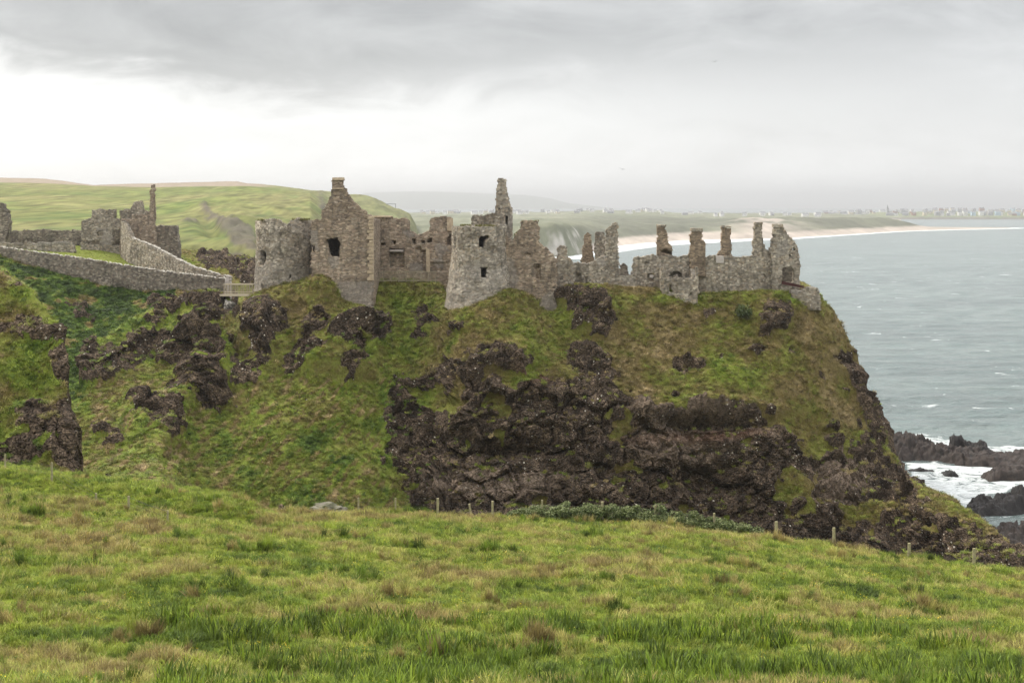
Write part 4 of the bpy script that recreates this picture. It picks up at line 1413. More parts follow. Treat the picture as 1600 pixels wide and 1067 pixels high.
MB().box((a[0], 210.8, a[2]), (b2[0] + 0.05, 211.6, b2[2]), 0.05).build('quoin', M_SAND, curt)

# big round tower
tower('round_tower', M_GREY, 748.5, 197.5, [(330, 42), (392, 42), (410, 44), (440, 48), (495, 56.5), (530, 58)],
      [(700, 354), (706, 353), (714, 355), (722, 353), (738, 352.5), (748, 354), (762, 352), (771, 354), (776, 351.5), (791, 352), (800, 354)], 520,
      holes=[[(748.5, 385), (748, 375), (752, 368.5), (763, 368), (766, 371), (760, 374), (757.5, 379), (758, 386), (754, 387)], [(750, 418), (762, 417), (760.5, 433), (752, 434), (752, 424)],
             rect(710, 370, 713, 388), [(785, 452), (790, 451), (790, 457), (786, 457)], rect(722, 456, 724, 458), rect(765, 452, 767, 455)],
      pale=[[(690, 425), (760, 402), (790, 420), (790, 440), (760, 465), (720, 495), (690, 495)]],
      parent=castle, label='big round tower with battered foot and two dark windows', seed=5.1)
fw('inner_wall', M_GREY, 208, [(735, 380), (736, 340), (739, 337), (748, 337), (760, 335.5), (774, 332.5), (776, 332), (776, 380)], 1.0, parent=castle, seed=1.0, label='low wall seen above the big tower')
fw('stair_turret', M_GREY, 205.5, [(772.5, 420), (773, 336), (775, 308), (777.5, 280), (783, 279), (790, 278.5), (792, 290), (795, 300), (797, 313), (800, 328), (801.5, 337), (801, 370), (800.5, 420)], 1.9,
   recess=[(rect(789.6, 338, 793.6, 351.5), 1.5), (rect(779, 325, 780.8, 328), 0.8)], pale=[[(789, 334), (802, 334), (802, 356), (795, 356)]], parent=castle, seed=9.0, label='slender tapering stub that rises highest over the big tower')
# ruined gable right of the tower
fw('broken_gable', M_BROWN, 197.3, [(787, 500), (789, 362), (795, 374), (801, 376), (804, 366), (811, 361), (813, 357), (813, 348), (818, 346.5), (824, 345), (842, 345), (843.5, 378), (848, 383), (856, 388),
                                     (862, 395), (868, 402), (871, 408), (871, 505), (800, 505)], 1.3,
   holes=[rect(864, 448.5, 868.5, 450.5), rect(834, 448, 836, 449.5)],
   recess=[([(834, 415), (840, 412.5), (844, 416), (844, 438), (838, 437), (837, 424)], 0.6), ([(819, 398), (827, 395), (831, 399), (825, 403)], 0.22)],
   pale=[[(793, 400), (800, 404), (806, 420), (812, 440), (800, 450), (792, 450)], [(840, 468), (871, 450), (871, 500), (850, 490)]],
   parent=castle, seed=11.0, label='broken gable wall stepping down to the right')
fw('wall_pier', M_GREY, 200.3, [(869, 480), (870, 387), (874, 384.5), (886, 384.5), (887.5, 403), (891, 404), (896, 411), (899, 420), (899, 480)], 1.4, parent=castle, seed=12.0, label='narrow wall pier with square stub on top')
wall('return_wall', M_BROWN, (at(871, 0, 197.3)[0] - 0.1, 198.4), (at(871, 0, 197.3)[0] - 0.1, 206), 1.1, [(0.1, 28), (0.1, 37), (7.5, 36.6), (7.5, 28)], parent=castle, seed=13.0, label='hidden side wall behind the broken gable')
# low range with pinnacles
fw('low_wall', M_GREY, 203, [(897, 475), (897, 411), (903, 409), (912, 411), (920, 411), (930, 406), (938, 403), (946, 399), (947.5, 372), (948, 358), (952, 354), (956, 353), (956.5, 350), (960, 348.5), (965, 350),
                             (965.5, 372), (966.5, 395), (968, 430), (985, 431), (994, 430), (994, 475)], 1.0,
   holes=[[(943, 443), (946, 441), (950, 441.5), (951, 451), (945, 451)]],
   recess=[(rect(898.5, 428, 908, 450), 0.5), (rect(915.5, 433, 918.5, 451), 0.45)], pale=[[(930, 404), (947, 398), (947, 415), (934, 415)], [(972, 434), (990, 434), (990, 440), (972, 440)]],
   parent=castle, seed=14.0, label='low wall with a jagged column standing at its right end')
fw('pinnacle', M_CHIM, 207.5, [(906, 425), (909, 402), (911, 385), (912.5, 371), (916, 364), (919, 362.5), (923, 367), (924.5, 378), (925, 390), (928, 400), (928, 425)], 0.9, parent=castle, seed=15.0, label='reddish tapering pinnacle of masonry')
fw('pinnacle', M_GREY, 206.2, [(929, 420), (930, 364), (934, 362), (938, 364), (944, 363), (946, 372), (947, 390), (948, 420)], 0.9, parent=castle, seed=16.0, label='pale lichened pinnacle beside the jagged column')
fw('wall_stub', M_DARK, 206, [(968, 440), (969, 415), (974, 411.5), (978, 413), (981, 416), (981, 423), (984, 430), (984, 440)], 0.9, parent=castle, seed=17.0, label='small dark stub of wall in the gap')
# long seaward range
rng_wall = fw('long_wall', M_GREY, 205, [(985, 480), (986, 430), (988, 424), (987, 418), (990, 412), (989, 403), (995, 401), (1010, 400.5), (1016, 398), (1023, 398), (1024, 401), (1040, 400), (1060, 401), (1075, 399), (1100, 401),
                                     (1120, 400), (1150, 402), (1165, 401), (1178, 400), (1190, 401), (1207, 402), (1207, 480)], 1.1,
   holes=[[(1192, 430), (1194, 428.5), (1196.5, 434), (1196.5, 442), (1195, 442), (1194, 434)], rect(1137, 451.5, 1139.5, 458), rect(1091, 426, 1103, 430.5)],
   recess=[([(1044, 458), (1044, 440), (1047, 430), (1053, 424.5), (1059, 424), (1064, 428), (1066.5, 434), (1064, 436), (1058, 428), (1052, 432), (1050, 440), (1050, 458)], 0.9), (rect(1011, 429, 1022, 440), 0.4),
           ([(1007, 411), (1013, 409), (1015, 412), (1008, 413)], 0.25)],
   parent=castle, seed=18.0, label='long low wall of the seaward range')
fw('rear_wall', M_GREY, 213, [(996, 480), (996, 409), (1060, 408), (1150, 409), (1236, 408), (1236, 480)], 1.0, parent=castle, seed=19.0, label='rear wall of the seaward range')
for nm, dat in (('plaque', (1118.5, 411, 1131, 400)), ('window_block', (1015, 434, 1021, 429.5))):
    a, b2 = at(dat[0], dat[1], 205), at(dat[2], dat[3], 205)
    MB().box((a[0], 204.85 if nm == 'plaque' else 204.95, a[2]), (b2[0], 205.4, b2[2]), 0.02).build(nm, M_PALE, rng_wall)


def stack(poly, Y, label, cap, holes=(), thick=1.3, mat=None, seed=0.0):
    o = fw('chimney_stack', mat or M_CHIM, Y, poly, thick, recess=[(h, 1.05) for h in holes], parent=castle, label=label, seed=seed, rough=0.035)
    a, b2 = at(cap[0], cap[2], Y), at(cap[1], cap[3], Y)
    MB().box((a[0] - 0.05, Y - 0.14, a[2]), (b2[0] + 0.05, Y + thick + 0.1, b2[2]), 0.05).build('cap', M_GREY, o)
    return o


stack([(1027.5, 412), (1028, 353), (1040.5, 353), (1042, 368), (1045, 378), (1051, 386), (1051.5, 412)], 205.4, 'first chimney stack, with a sloping shoulder and arched fireplace', (1028, 1040.5, 355, 351), [[(1033, 394), (1036, 390.5), (1040, 389), (1044, 392), (1049, 395), (1049, 398), (1043, 397), (1037, 395)]], seed=21.0)
stack([(1078, 432), (1078.5, 369), (1081, 366), (1081, 360), (1097, 360), (1097.5, 376), (1102, 379), (1103.5, 432)], 204.3, 'second chimney stack, continuing down the wall as a buttress', (1080.5, 1097.5, 362, 357), seed=22.0)
stack([(1121, 412), (1122, 396), (1126.5, 391), (1128, 356), (1141.5, 356), (1142, 379), (1144, 382), (1143, 412)], 205.6, 'third chimney stack, plain and square above the pale plaque', (1128, 1141.5, 356, 353), seed=23.0)
stack([(1177, 412), (1178, 378), (1180, 350), (1191, 350), (1192, 374), (1195, 386), (1200, 391), (1205, 396), (1206, 412)], 205.5, 'fourth chimney stack, narrow and broken towards the right', (1180, 1191, 351, 347), seed=24.0, mat=M_GREY)
endg = fw('end_gable', M_GREY, 204.4, [(1205.5, 480), (1205, 398), (1204, 392), (1206.5, 384), (1208, 370), (1209.5, 353), (1223, 352), (1227, 360), (1232, 367), (1237, 374), (1243, 378), (1247, 386), (1249, 395), (1250, 420), (1250.5, 480)], 1.6,
   holes=[[(1222, 421), (1226, 417.5), (1236, 417), (1241, 422), (1241.5, 441), (1234, 443), (1222, 440)], [(1237, 388), (1241, 385.5), (1242, 390), (1238, 392)], [(1233, 398), (1236, 396), (1236, 402), (1233, 402)]],
   pale=[[(1214, 376), (1230, 374), (1234, 388), (1222, 402), (1212, 402)]], parent=castle, seed=25.0, label='end gable with a dark opening above the cliff edge')
a, b2 = at(1209.5, 356, 204.4), at(1223, 350, 204.4)
MB().box((a[0], 204.26, a[2]), (b2[0], 206.1, b2[2]), 0.05).build('cap', M_GREY, endg)
fw('inner_wall', M_DARK, 208.5, [(1200, 480), (1201, 411), (1222, 409), (1243, 410), (1246, 480)], 1.0, parent=castle, seed=28.0, label='backing wall added behind the end gable opening to darken it')  # added backing, makes the end gable opening read dark
tur = fw('front_turret', M_GREY, 201.3, [(1033, 485), (1033, 420), (1035, 418.5), (1037.5, 419), (1038, 428), (1041, 433), (1052, 434), (1070, 434), (1086, 434), (1087.5, 418), (1090, 416.5), (1091, 422), (1091, 485)], 0.8,
   holes=[[(1046.5, 457), (1046, 446), (1049, 444), (1049, 452), (1052, 453), (1052, 457)], rect(1077.5, 456, 1080.5, 462)], parent=castle, seed=26.0, label='small square turret projecting from the long wall')
for xx in (1033.4, 1090.6):
    xw = at(xx, 0, 201.3)[0] + (0.0 if xx > 1060 else 0.8)
    wall('return_wall', M_GREY, (xw, 201.9), (xw, 205), 0.8, [(0.1, 29), (0.1, 35.0), (3, 36), (3, 29)], parent=castle, seed=xx, label='side of the small front turret')
fw('fallen_wall', M_GREY, 202.5, [(1234, 485), (1235, 454), (1242, 452), (1250, 453), (1262, 451), (1268, 450), (1276, 449.5), (1280, 453), (1282, 460), (1282, 485)], 1.2,
   pale=[[(1234, 450), (1252, 452), (1246, 462), (1236, 460)]], parent=castle, seed=27.0, label='low stump of wall at the cliff edge')
bm_ = MB().bar(at(1221.5, 441.5, 203.2), at(1256, 448.5, 203.0), 0.32, 0.48, 0.7)
beam = bm_.build('fallen_beam', M_RUST)
tag(beam, 'dark maroon beam lying below the end gable opening', 'beam')

# grass on top of walls
def blades(points, length, width, lean=0.5, rs=None):
    """curved grass blades in one mesh: returns verts, faces, tone"""
    rs = rs or rng
    n = len(points)
    pts = np.asarray(points, float)
    az = rs.uniform(0, 2 * np.pi, n)
    L = rs.uniform(0.6, 1.0, n) * length
    ln = rs.uniform(0.15, 1.0, n) * lean
    w = rs.uniform(0.7, 1.2, n) * width
    d = np.stack([np.cos(az), np.sin(az), 0 * az], -1)
    s = np.stack([-np.sin(az), np.cos(az), 0 * az], -1)
    vs = []
    for t, wf in ((0, 1.0), (0.4, 0.9), (0.75, 0.6), (1.0, 0.0)):
        c = pts + d * (ln * L * t ** 1.8)[:, None] + np.array([0, 0, 1.0]) * (L * (t - 0.35 * ln * t * t))[:, None]
        if wf > 0:
            vs += [c - s * (w * wf / 2)[:, None], c + s * (w * wf / 2)[:, None]]
        else:
            vs += [c]
    V = np.stack(vs, 1)          # n,7,3
    b = np.arange(n)[:, None] * 7
    fs = []
    for q in ((0, 1, 3, 2), (2, 3, 5, 4), (4, 5, 6, 6)):
        fs.append(b + np.array(q))
    f = np.concatenate(fs)
    faces = [tuple(r[:3]) if r[2] == r[3] else tuple(r) for r in f]
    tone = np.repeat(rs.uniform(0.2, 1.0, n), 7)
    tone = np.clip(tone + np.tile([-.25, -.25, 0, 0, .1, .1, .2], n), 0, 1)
    return V.reshape(-1, 3), faces, tone


M_TOPGRASS = plain_mat('wall_top_grass', (0.11, 0.115, 0.03), (0.17, 0.15, 0.055), 3)
for (x0, x1, y, Y, lab) in ((402, 438, 344, 204, ''), (456, 484, 343, 204, ''), (719, 735, 352.5, 195, ''), (742, 776, 353, 195, ''), (803, 842, 346, 197.8, '')):
    pts = []
    for k in range(260):
        q = random.uniform(x0, x1)
        yy = y if x0 != 803 else np.interp(q, [803, 812, 815, 842], [368, 360, 347, 345.5])
        pts.append(at(q, yy + 1.2, Y + random.uniform(-0.5, 0.6)))
    v, f, t = blades(pts, 0.42, 0.07, 0.9)
    adopt(mesh_obj('wall_top_grass', v, f, M_TOPGRASS), castle)['kind'] = 'stuff'

# wooden railing in front of the curtain wall
rail = empty('viewing_railing', at(640, 438, 207.5))
tag(rail, 'long wooden railing in front of the curtain wall, above green slope', 'railing')
for yy, hh in ((424.5, 0.1), (438.5, 0.14)):
    MB().bar(at(588, yy, 207.5), at(681, yy, 207.5), 0.08, hh).build('rail', M_WOOD, rail)
for x in np.linspace(588, 681, 9):
    MB().bar(at(x, 441, 207.5), at(x, 424, 207.5), 0.10).build('post', M_WOOD, rail)
b = MB()
for x in np.arange(589, 681, 1.55):
    b.bar(at(x, 438, 207.55), at(x, 425, 207.55), 0.03)
b.build('balusters', M_WOOD, rail)['kind'] = 'stuff'

# ------------------------------------------------------------------ footbridge
bridge = empty('footbridge', at(375, 458, 213))
tag(bridge, 'wooden footbridge with slatted railing joining mainland wall to the castle crag', 'footbridge')
def bp(px, py):   # points on the bridge line
    return at(px, py, np.interp(px, [350, 398], [220.5, 206.5]))
MB().bar(bp(351, 461), bp(397.5, 461), 1.8, 0.35).build('deck', M_WOOD, bridge)
off = np.array([0, -0.85, 0])
MB().bar(bp(351, 444) + off, bp(397.5, 444) + off, 0.10, 0.14).build('handrail', M_WOOD, bridge)
MB().bar(bp(351, 444) - off, bp(397.5, 444) - off, 0.10, 0.14).build('handrail', M_WOOD, bridge)
MB().bar(bp(351, 456) + off, bp(397.5, 456) + off, 0.08, 0.10).build('lower_rail', M_WOOD, bridge)
for x in np.linspace(352, 396.5, 6):
    MB().bar(bp(x, 462) + off, bp(x, 443.5) + off, 0.13).build('post', M_WOOD, bridge)
    MB().bar(bp(x, 462) - off, bp(x, 443.5) - off, 0.13).build('post', M_WOOD, bridge)
b = MB()
for x in np.arange(353, 396, 1.7):
    b.bar(bp(x, 460) + off, bp(x, 444.5) + off, 0.055)
b.build('balusters', M_WOOD, bridge)['kind'] = 'stuff'
MB().bar(bp(390, 462) + off, bp(378, 490) + off * 2, 0.22).build('strut', M_WOOD, bridge)
MB().bar(bp(390, 462) - off, bp(380, 490) - off, 0.22).build('strut', M_WOOD, bridge)

# ------------------------------------------------------------------ mainland walls and ruins
gate = empty('gatehouse_ruin', at(190, 385, 251))
tag(gate, 'ruined mainland buildings with a thin pinnacle, beyond the boundary walls', 'ruin')
fw('house_wall', M_GREY, 252, [(126, 400), (127, 346), (134, 343), (142, 341), (144, 328), (160, 327), (179, 327), (180, 341), (187, 342.5), (189, 400)], 1.0,
   holes=[[(152, 362), (161.5, 361), (161, 370), (152, 370)], [(175.5, 361), (187, 359), (187.5, 384), (176, 384)], rect(135.5, 376.5, 155, 382)], pale=[[(150, 356), (166, 356), (166, 361), (150, 361)], [(160, 362), (174, 362), (174, 384), (160, 382)]],
   parent=gate, seed=31.0, label='house wall with a square window and doorway')
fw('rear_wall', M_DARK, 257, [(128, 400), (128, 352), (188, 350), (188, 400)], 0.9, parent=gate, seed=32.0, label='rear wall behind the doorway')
fw('corner_wall', M_BROWN, 248, [(187, 415), (187.5, 346), (190, 343), (205, 341), (206, 336), (224, 334), (233, 334), (234.5, 310), (234, 300), (236, 295), (236, 289), (241, 288), (240.5, 320), (242, 345), (243, 405), (243, 415)], 1.0,
   pale=[[(187, 355), (200, 345), (204, 390), (190, 400)]], parent=gate, seed=33.0, label='corner wall with the thin pinnacle on its right edge')
fw('upper_wall', M_GREY, 252.5, [(187, 350), (188, 329), (195, 327), (205, 327), (206, 320), (212, 314.5), (222, 314), (224, 328), (234, 330), (234, 350)], 0.9, parent=gate, seed=34.0, label='broken upper wall left of the pinnacle')
fw('side_block', M_DARK, 254, [(241, 410), (242, 354), (250, 352), (260, 353), (274, 352), (276, 365), (279, 386), (280, 410)], 2.0, parent=gate, seed=35.0, label='low dark block right of the pinnacle')
leftp = fw('ruin_pillar', M_DARK, 250, [(-30, 400), (-30, 322), (-6, 318), (4, 318), (6, 325), (12, 329), (13, 340), (14, 358), (11, 368), (8, 378), (8, 400)], 1.5, seed=36.0)
tag(leftp, 'tall dark ruined wall end cut by the left picture edge', 'ruin')
yard = fw('yard_wall', M_DARK, 259, [(8, 400), (10, 363), (20, 361), (45, 360), (72, 358), (80, 360), (100, 360), (128, 360), (128, 400)], 0.9, seed=37.0)
tag(yard, 'straight dark yard wall between the ruined houses, on grass', 'wall')
low = fw('rubble_wall', M_GREY, 246, [(-40, 400), (-40, 381), (-10, 380), (20, 380), (40, 379), (60, 378.5), (80, 379), (100, 377.5), (112, 378), (115, 384), (116, 400)], 0.9, seed=38.0, pale=[[(50, 378), (110, 377), (110, 383), (50, 384)]])
tag(low, 'knee-high pale rubble wall in front of the yard wall', 'wall')


def plan_wall(name, mat, pts, bottom, thick=0.8, label='', cat='wall', seed=0.0):
    """wall that follows several plan segments; pts (px, top row, distance)"""
    root = empty(name, at(pts[0][0], pts[0][1] + 20, pts[0][2]))
    tag(root, label, cat)
    tops = []
    for k in range(len(pts) - 1):
        (xa, ya, Ya), (xb, yb, Yb) = pts[k], pts[k + 1]
        a, b2 = at(xa, ya, Ya), at(xb, yb, Yb)
        L = np.linalg.norm((b2 - a)[:2])
        poly = [(-0.12, a[2] - bottom), (-0.12, a[2]), (L + 0.12, b2[2]), (L + 0.12, b2[2] - bottom)]
        wall('wall_length', mat, a, b2, thick, poly, parent=root, seed=seed + k * 3.3, cell=0.17)
        tops.append((a, b2, L))
    return root, tops


def coping(root, tops, thick, size=0.34, seed=1, name='coping_stones', mat=None):
    """rough stones set along the top of a wall, joined"""
    rr = random.Random(seed)
    V, Fc = [], []
    ico = bmesh.new()
    bmesh.ops.create_icosphere(ico, subdivisions=1, radius=1.0)
    iv = np.array([v.co[:] for v in ico.verts]); ifc = [[v.index for v in f.verts] for f in ico.faces]
    ico.free()
    for (a, b2, L) in tops:
        d = (b2 - a) / L
        nrm = np.array([d[1], -d[0], 0])
        s = 0.0
        while s < L:
            w = size * rr.uniform(0.6, 1.3)
            if rr.random() < 0.93:
                c = a + d * (s + w / 2) - nrm * (thick * rr.uniform(0.25, 0.75)) + np.array([0, 0, 0.05 + rr.uniform(-0.05, 0.06)])
                sc = np.array([w * 0.6, thick * 0.5 * rr.uniform(.7, 1.05), w * rr.uniform(0.32, 0.6)])
                q = iv * (1 + 0.25 * np.array([[rr.uniform(-1, 1)] for _ in iv]))
                pts = c + q[:, :1] * sc[0] * d + q[:, 1:2] * sc[1] * nrm + q[:, 2:] * np.array([0, 0, sc[2]])
                k = len(V)
                V += list(pts)
                Fc += [[k + i for i in f] for f in ifc]
            s += w * rr.uniform(0.85, 1.25)
    o = mesh_obj(name, V, Fc, mat or M_COPE)
    adopt(o, root)
    o['kind'] = 'stuff'


lowwall, lt = plan_wall('boundary_wall', M_DARK, [(-60, 380, 229.2), (0, 387, 228), (50, 393.5, 227.4), (100, 400.5, 226.5), (139, 406, 225.8), (200, 416, 224.6), (250, 424, 223.7), (300, 430, 222.9), (354, 436, 222)], 6.5,
                        label='long dark field wall with pale coping running down to the footbridge', seed=41.0)
coping(lowwall, lt, 0.8, 0.36, 3)
upw, ut = plan_wall('approach_wall', M_GREY, [(189, 344, 247.5), (196, 352, 245), (204, 372, 242), (222, 379, 239.5), (240, 386.5, 237), (262, 398, 234), (282, 408.5, 231), (300, 417, 229), (318, 423, 227.6), (338, 428.5, 226.3), (357, 433, 225.2)], 7.0,
                     label='pale grey wall sweeping down from the ruin to the footbridge', seed=51.0)
coping(upw, ut[2:], 0.8, 0.34, 4)
pier = fw('gate_pier', M_PALE, 221.4, [(351.5, 475), (351.5, 434), (354, 431), (359, 431), (359.5, 475)], 1.2, seed=61.0)
tag(pier, 'pale stone pier at the mainland end of the footbridge', 'pier')


# ------------------------------------------------------------------ boulders and sea rocks
def plain_rock_mat(name, a, b_, c_=None):
    m, nt, b = new_mat(name, 0.75, 0.35)
    p = geo_pos(nt)
    n = noise(nt, p, 0.8, 8, 0.7, 0.4)
    col = ramp(nt, n, [(0.3, a), (0.7, b_)])
    if c_:
        g = nt.nodes.new('ShaderNodeNewGeometry')
        sp = nd(nt, 'ShaderNodeSeparateXYZ')
        link(nt, g.outputs['Normal'], sp.inputs[0])
        col = mixc(nt, maprange(nt, mth(nt, 'ADD', sp.outputs[2], mth(nt, 'MULTIPLY', n, 0.8)), 0.75, 1.1, 0, 1), col, c_)
    link(nt, col, b.inputs['Base Color'])
    bump(nt, b, n, 0.8, 0.3)
    return m


M_WET = plain_rock_mat('wet_black_basalt', (0.005, 0.0045, 0.0045), (0.024, 0.020, 0.019), None)
M_SHELF = plain_rock_mat('brown_weed_rock', (0.007, 0.006, 0.0055), (0.048, 0.034, 0.028), None)
M_BOULDER = plain_rock_mat('pale_boulder', (0.22, 0.20, 0.17), (0.32, 0.30, 0.26), None)
M_MOSSROCK = plain_rock_mat('mossy_rock', (0.20, 0.175, 0.14), (0.06, 0.065, 0.025), None)


def sea_rock(name, pts, label, mat, width=9.0, hgt=4.0, seed=0.0, group=None):
    """rock reef along a plan polyline of (px, distance, height)"""
    px = np.array([p[0] for p in pts]); Yd = np.array([p[1] for p in pts]); hh = np.array([p[2] for p in pts])
    L = abs(px[-1] - px[0]) * Yd.mean() / F
    n, m = int(L / 0.2) + 8, int(2 * width / 0.22)
    s = np.linspace(0, 1, n)
    pxs = np.interp(s, np.linspace(0, 1, len(px)), px)
    Ys = np.interp(s, np.linspace(0, 1, len(px)), Yd)
    hs = np.interp(s, np.linspace(0, 1, len(px)), hh)
    t = np.linspace(-1, 1, m)
    ends = np.clip(np.minimum(s, 1 - s) / 0.07, 0, 1) ** 0.6
    wd = width * (0.55 + 0.45 * ends) * (0.9 + 0.3 * perlin(s * 7 + seed, 0.5, seed))
    Y = Ys[:, None] + t[None] * wd[:, None]
    X = (pxs[:, None] - 800) * Ys[:, None] / F + 0 * Y
    prof = np.clip(1.5 * (1 - np.abs(t[None]) ** 2.0), 0, 1)
    e1, e2, idv = cells(X / 2.2 + seed, Y / 2.2, X * 0 + seed)
    g1, g2, idw = cells(X / 0.9 + seed + 9, Y / 0.9, X * 0)
    q1, q2, idq = cells(X / 0.45 + seed + 4, Y / 0.45, X * 0)
    rough = 0.5 * fbm(X / 6 + seed, Y / 6, 1.0, 3) + 0.42 * (idv - 0.4) + 0.62 * (idw - 0.5) + 0.5 * (idq - 0.5) - 0.35 * np.exp(-((e2 - e1) / 0.12) ** 2)
    Z = -1.6 + (hs[:, None] * ends[:, None] * (0.86 + 0.25 * fbm(X / 7 + seed, Y / 5, 2.0, 2)) + 1.6) * prof + (1.55 * rough - 0.15) * prof * np.clip(hs[:, None] / 3.0, 0.25, 1.0)
    V = np.stack([X + 0.25 * perlin(Y / 1.2, Z / 1.0, seed), Y, Z], -1).reshape(-1, 3)
    o = mesh_obj(name, V, grid_faces(n, m), mat)
    tag(o, label, 'rock', group)
    return o


sea_rock('sea_rock', [(1376, 254, 3.0), (1410, 256, 3.7), (1440, 254, 3.4), (1470, 252, 2.4), (1500, 248, 2.2), (1560, 246, 1.9), (1640, 244, 2.0), (1720, 242, 1.6)], 'long low brown rock reef reaching out past the headland foot', M_SHELF, 8.5, seed=1.0)
sea_rock('sea_rock', [(1484, 254, 2.8), (1494, 255, 3.9), (1506, 254, 3.4), (1530, 252, 2.9), (1548, 251, 2.2)], 'small black knobs on top of the long reef', M_WET, 3.0, seed=5.0)
sea_rock('sea_rock', [(1538, 232, 0.6), (1560, 232, 1.9), (1600, 231, 2.2), (1680, 230, 2.0)], 'wave-washed rock between the long reef and the near one', M_SHELF, 4.0, seed=2.0)
sea_rock('sea_rock', [(1514, 206, 0.9), (1535, 207, 1.8), (1560, 208, 2.0), (1600, 210, 3.0), (1680, 212, 3.2)], 'jagged black rock in the surf at the right picture edge', M_WET, 4.5, seed=3.0)
sea_rock('sea_rock', [(1528, 186, 0.8), (1560, 186, 2.2), (1600, 187, 2.6), (1660, 187, 2.4), (1740, 186, 2.2)], 'dark brown rock shelf nearest below the headland tip', M_SHELF, 5.5, seed=4.0)
sea_rock('sea_rock', [(1420, 238, 0.3), (1440, 237, 0.9), (1462, 237, 0.4)], 'tiny dark rock awash in white foam', M_WET, 2.0, seed=6.0)
sea_rock('sea_rock', [(1472, 235, 0.3), (1484, 235, 1.0), (1496, 235, 0.4)], 'second tiny dark rock awash, right of the first', M_WET, 1.8, seed=7.0)


def boulder(name, c, r, mat, label, seed=0.0, flat=1.0):
    bm = bmesh.new()
    bmesh.ops.create_icosphere(bm, subdivisions=4, radius=1.0)
    v = np.array([q.co[:] for q in bm.verts])
    e1, e2, idv = cells(v[:, 0] * 1.3 + seed, v[:, 1] * 1.3, v[:, 2] * 1.3)
    k = 1 + 0.35 * fbm(v[:, 0] * 1.5 + seed, v[:, 1] * 1.5, v[:, 2] * 1.5, 5) + 0.4 * (idv - 0.5)
    v = v * k[:, None] * np.array(r) + np.array(c)
    f = [[q.index for q in p.verts] for p in bm.faces]
    bm.free()
    o = mesh_obj(name, v, f, mat)
    tag(o, label, 'rock')
    return o


boulder('boulder', at(357.5, 478, land_at(357.5, 484) - 0.2), (0.75, 0.9, 0.85), M_BOULDER, 'pale grey boulder lodged in the gully below the footbridge', 2.0)
boulder('mossy_outcrop', at(512, 802, land_at(512, 806)), (2.3, 1.6, 1.2), M_MOSSROCK, 'small mossy rock outcrop just beyond the meadow edge', 4.0)

# ------------------------------------------------------------------ fences
def fence(name, posts, label, wire_h=(0.45, 0.75, 1.0)):
    root = empty(name, at(posts[0][0], 0, posts[0][1]) * np.array([1, 1, 0]) + np.array([0, 0, field_z1(posts[0][0], posts[0][1])]))
    tag(root, label, 'fence')
    tops = []
    for (px, Yp, h, lean, w) in posts:
        z0 = field_z1(px, Yp)
        b = at(px, 0, Yp); b[2] = z0 - 0.3
        t = b + np.array([lean, 0, 0.3 + h])
        MB().bar(b, t, w, w, 0.92).build('post', M_POST, root)
        tops.append((b + np.array([0, 0, 0.3]), t, h))
    for hh in wire_h:
        m = MB()
        for (b0, t0, h0), (b1, t1, h1) in zip(tops[:-1], tops[1:]):
            p0, p1 = b0 + (t0 - b0) * min(hh / h0, 0.95), b1 + (t1 - b1) * min(hh / h1, 0.95)
            mid = (p0 + p1) / 2 - np.array([0, 0, 0.04])
            m.bar(p0, mid, 0.007).bar(mid, p1, 0.007)
        m.build('wire', M_WIRE, root)


fence('meadow_fence', [(560, edge_of(560) - .5, 1.05, 0, .11), (618, edge_of(618) - .5, 1.0, 0, .11), (684, edge_of(684) - .5, 1.2, 0, .17), (738, edge_of(738) - .5, 1.0, -.2, .14), (769.5, edge_of(769) - .5, 1.15, 0, .16), (847, edge_of(847) - .3, 1.3, 0, .11),
                       (941, edge_of(941) - .2, 1.35, 0, .18), (1024, edge_of(1024) - .2, 1.3, 0, .14), (1116, edge_of(1116) - .2, 1.3, 0, .14), (1213, edge_of(1213) - .4, 1.2, 0, .19),
                       (1303, edge_of(1303) - .4, 1.25, 0, .17), (1420, edge_of(1420) - .4, 1.1, .03, .17), (1522, edge_of(1522) - .4, 1.25, 0, .17), (1625, edge_of(1625) - .4, 1.2, 0, .18)],
      'post and wire fence along the far edge of the meadow')
fence('side_fence', [(-60, 97, 1.1, 0, .1), (8, 96.5, 1.1, 0, .1), (81, 93, 1.25, 0, .12), (150, 88, 1.05, 0, .12), (201, 84, 0.85, 0, .13), (262, 80, 0.8, 0, .1)], 'thin post fence slanting across the green bank at left')


# ------------------------------------------------------------------ bramble hedge along the fence
def leaf_mat():
    m, nt, b = new_mat('bramble_leaf', 0.6, 0.3)
    col = ramp(nt, attr(nt, 'tone'), [(0.0, (0.030, 0.046, 0.013)), (0.5, (0.090, 0.118, 0.032)), (1.0, (0.20, 0.22, 0.095))])
    link(nt, col, b.inputs['Base Color'])
    return m


def leaf_cloud(centres, radii, n_each, size, rs):
    V, T = [], []
    for c, r in zip(centres, radii):
        d = rs.normal(size=(n_each, 3))
        d /= np.linalg.norm(d, axis=1, keepdims=True)
        p = c + d * r * (rs.uniform(0.45, 1.08, (n_each, 1)) ** 0.6)
        a = rs.normal(size=(n_each, 3)); a /= np.linalg.norm(a, axis=1, keepdims=True)
        bb = np.cross(a, d + 0.6 * rs.normal(size=(n_each, 3))); bb /= np.maximum(np.linalg.norm(bb, axis=1, keepdims=True), 1e-6)
        s = size * rs.uniform(0.6, 1.3, (n_each, 1))
        V.append(np.stack([p - a * s, p + bb * s * 0.55, p + a * s, p - bb * s * 0.55], 1))
        T.append(np.repeat(np.clip(rs.uniform(0, 1, n_each) * 0.7 + 0.3 * (d[:, 2] > 0.2), 0, 1), 4))
    V = np.concatenate(V).reshape(-1, 3)
    return V, np.arange(len(V)).reshape(-1, 4), np.concatenate(T)


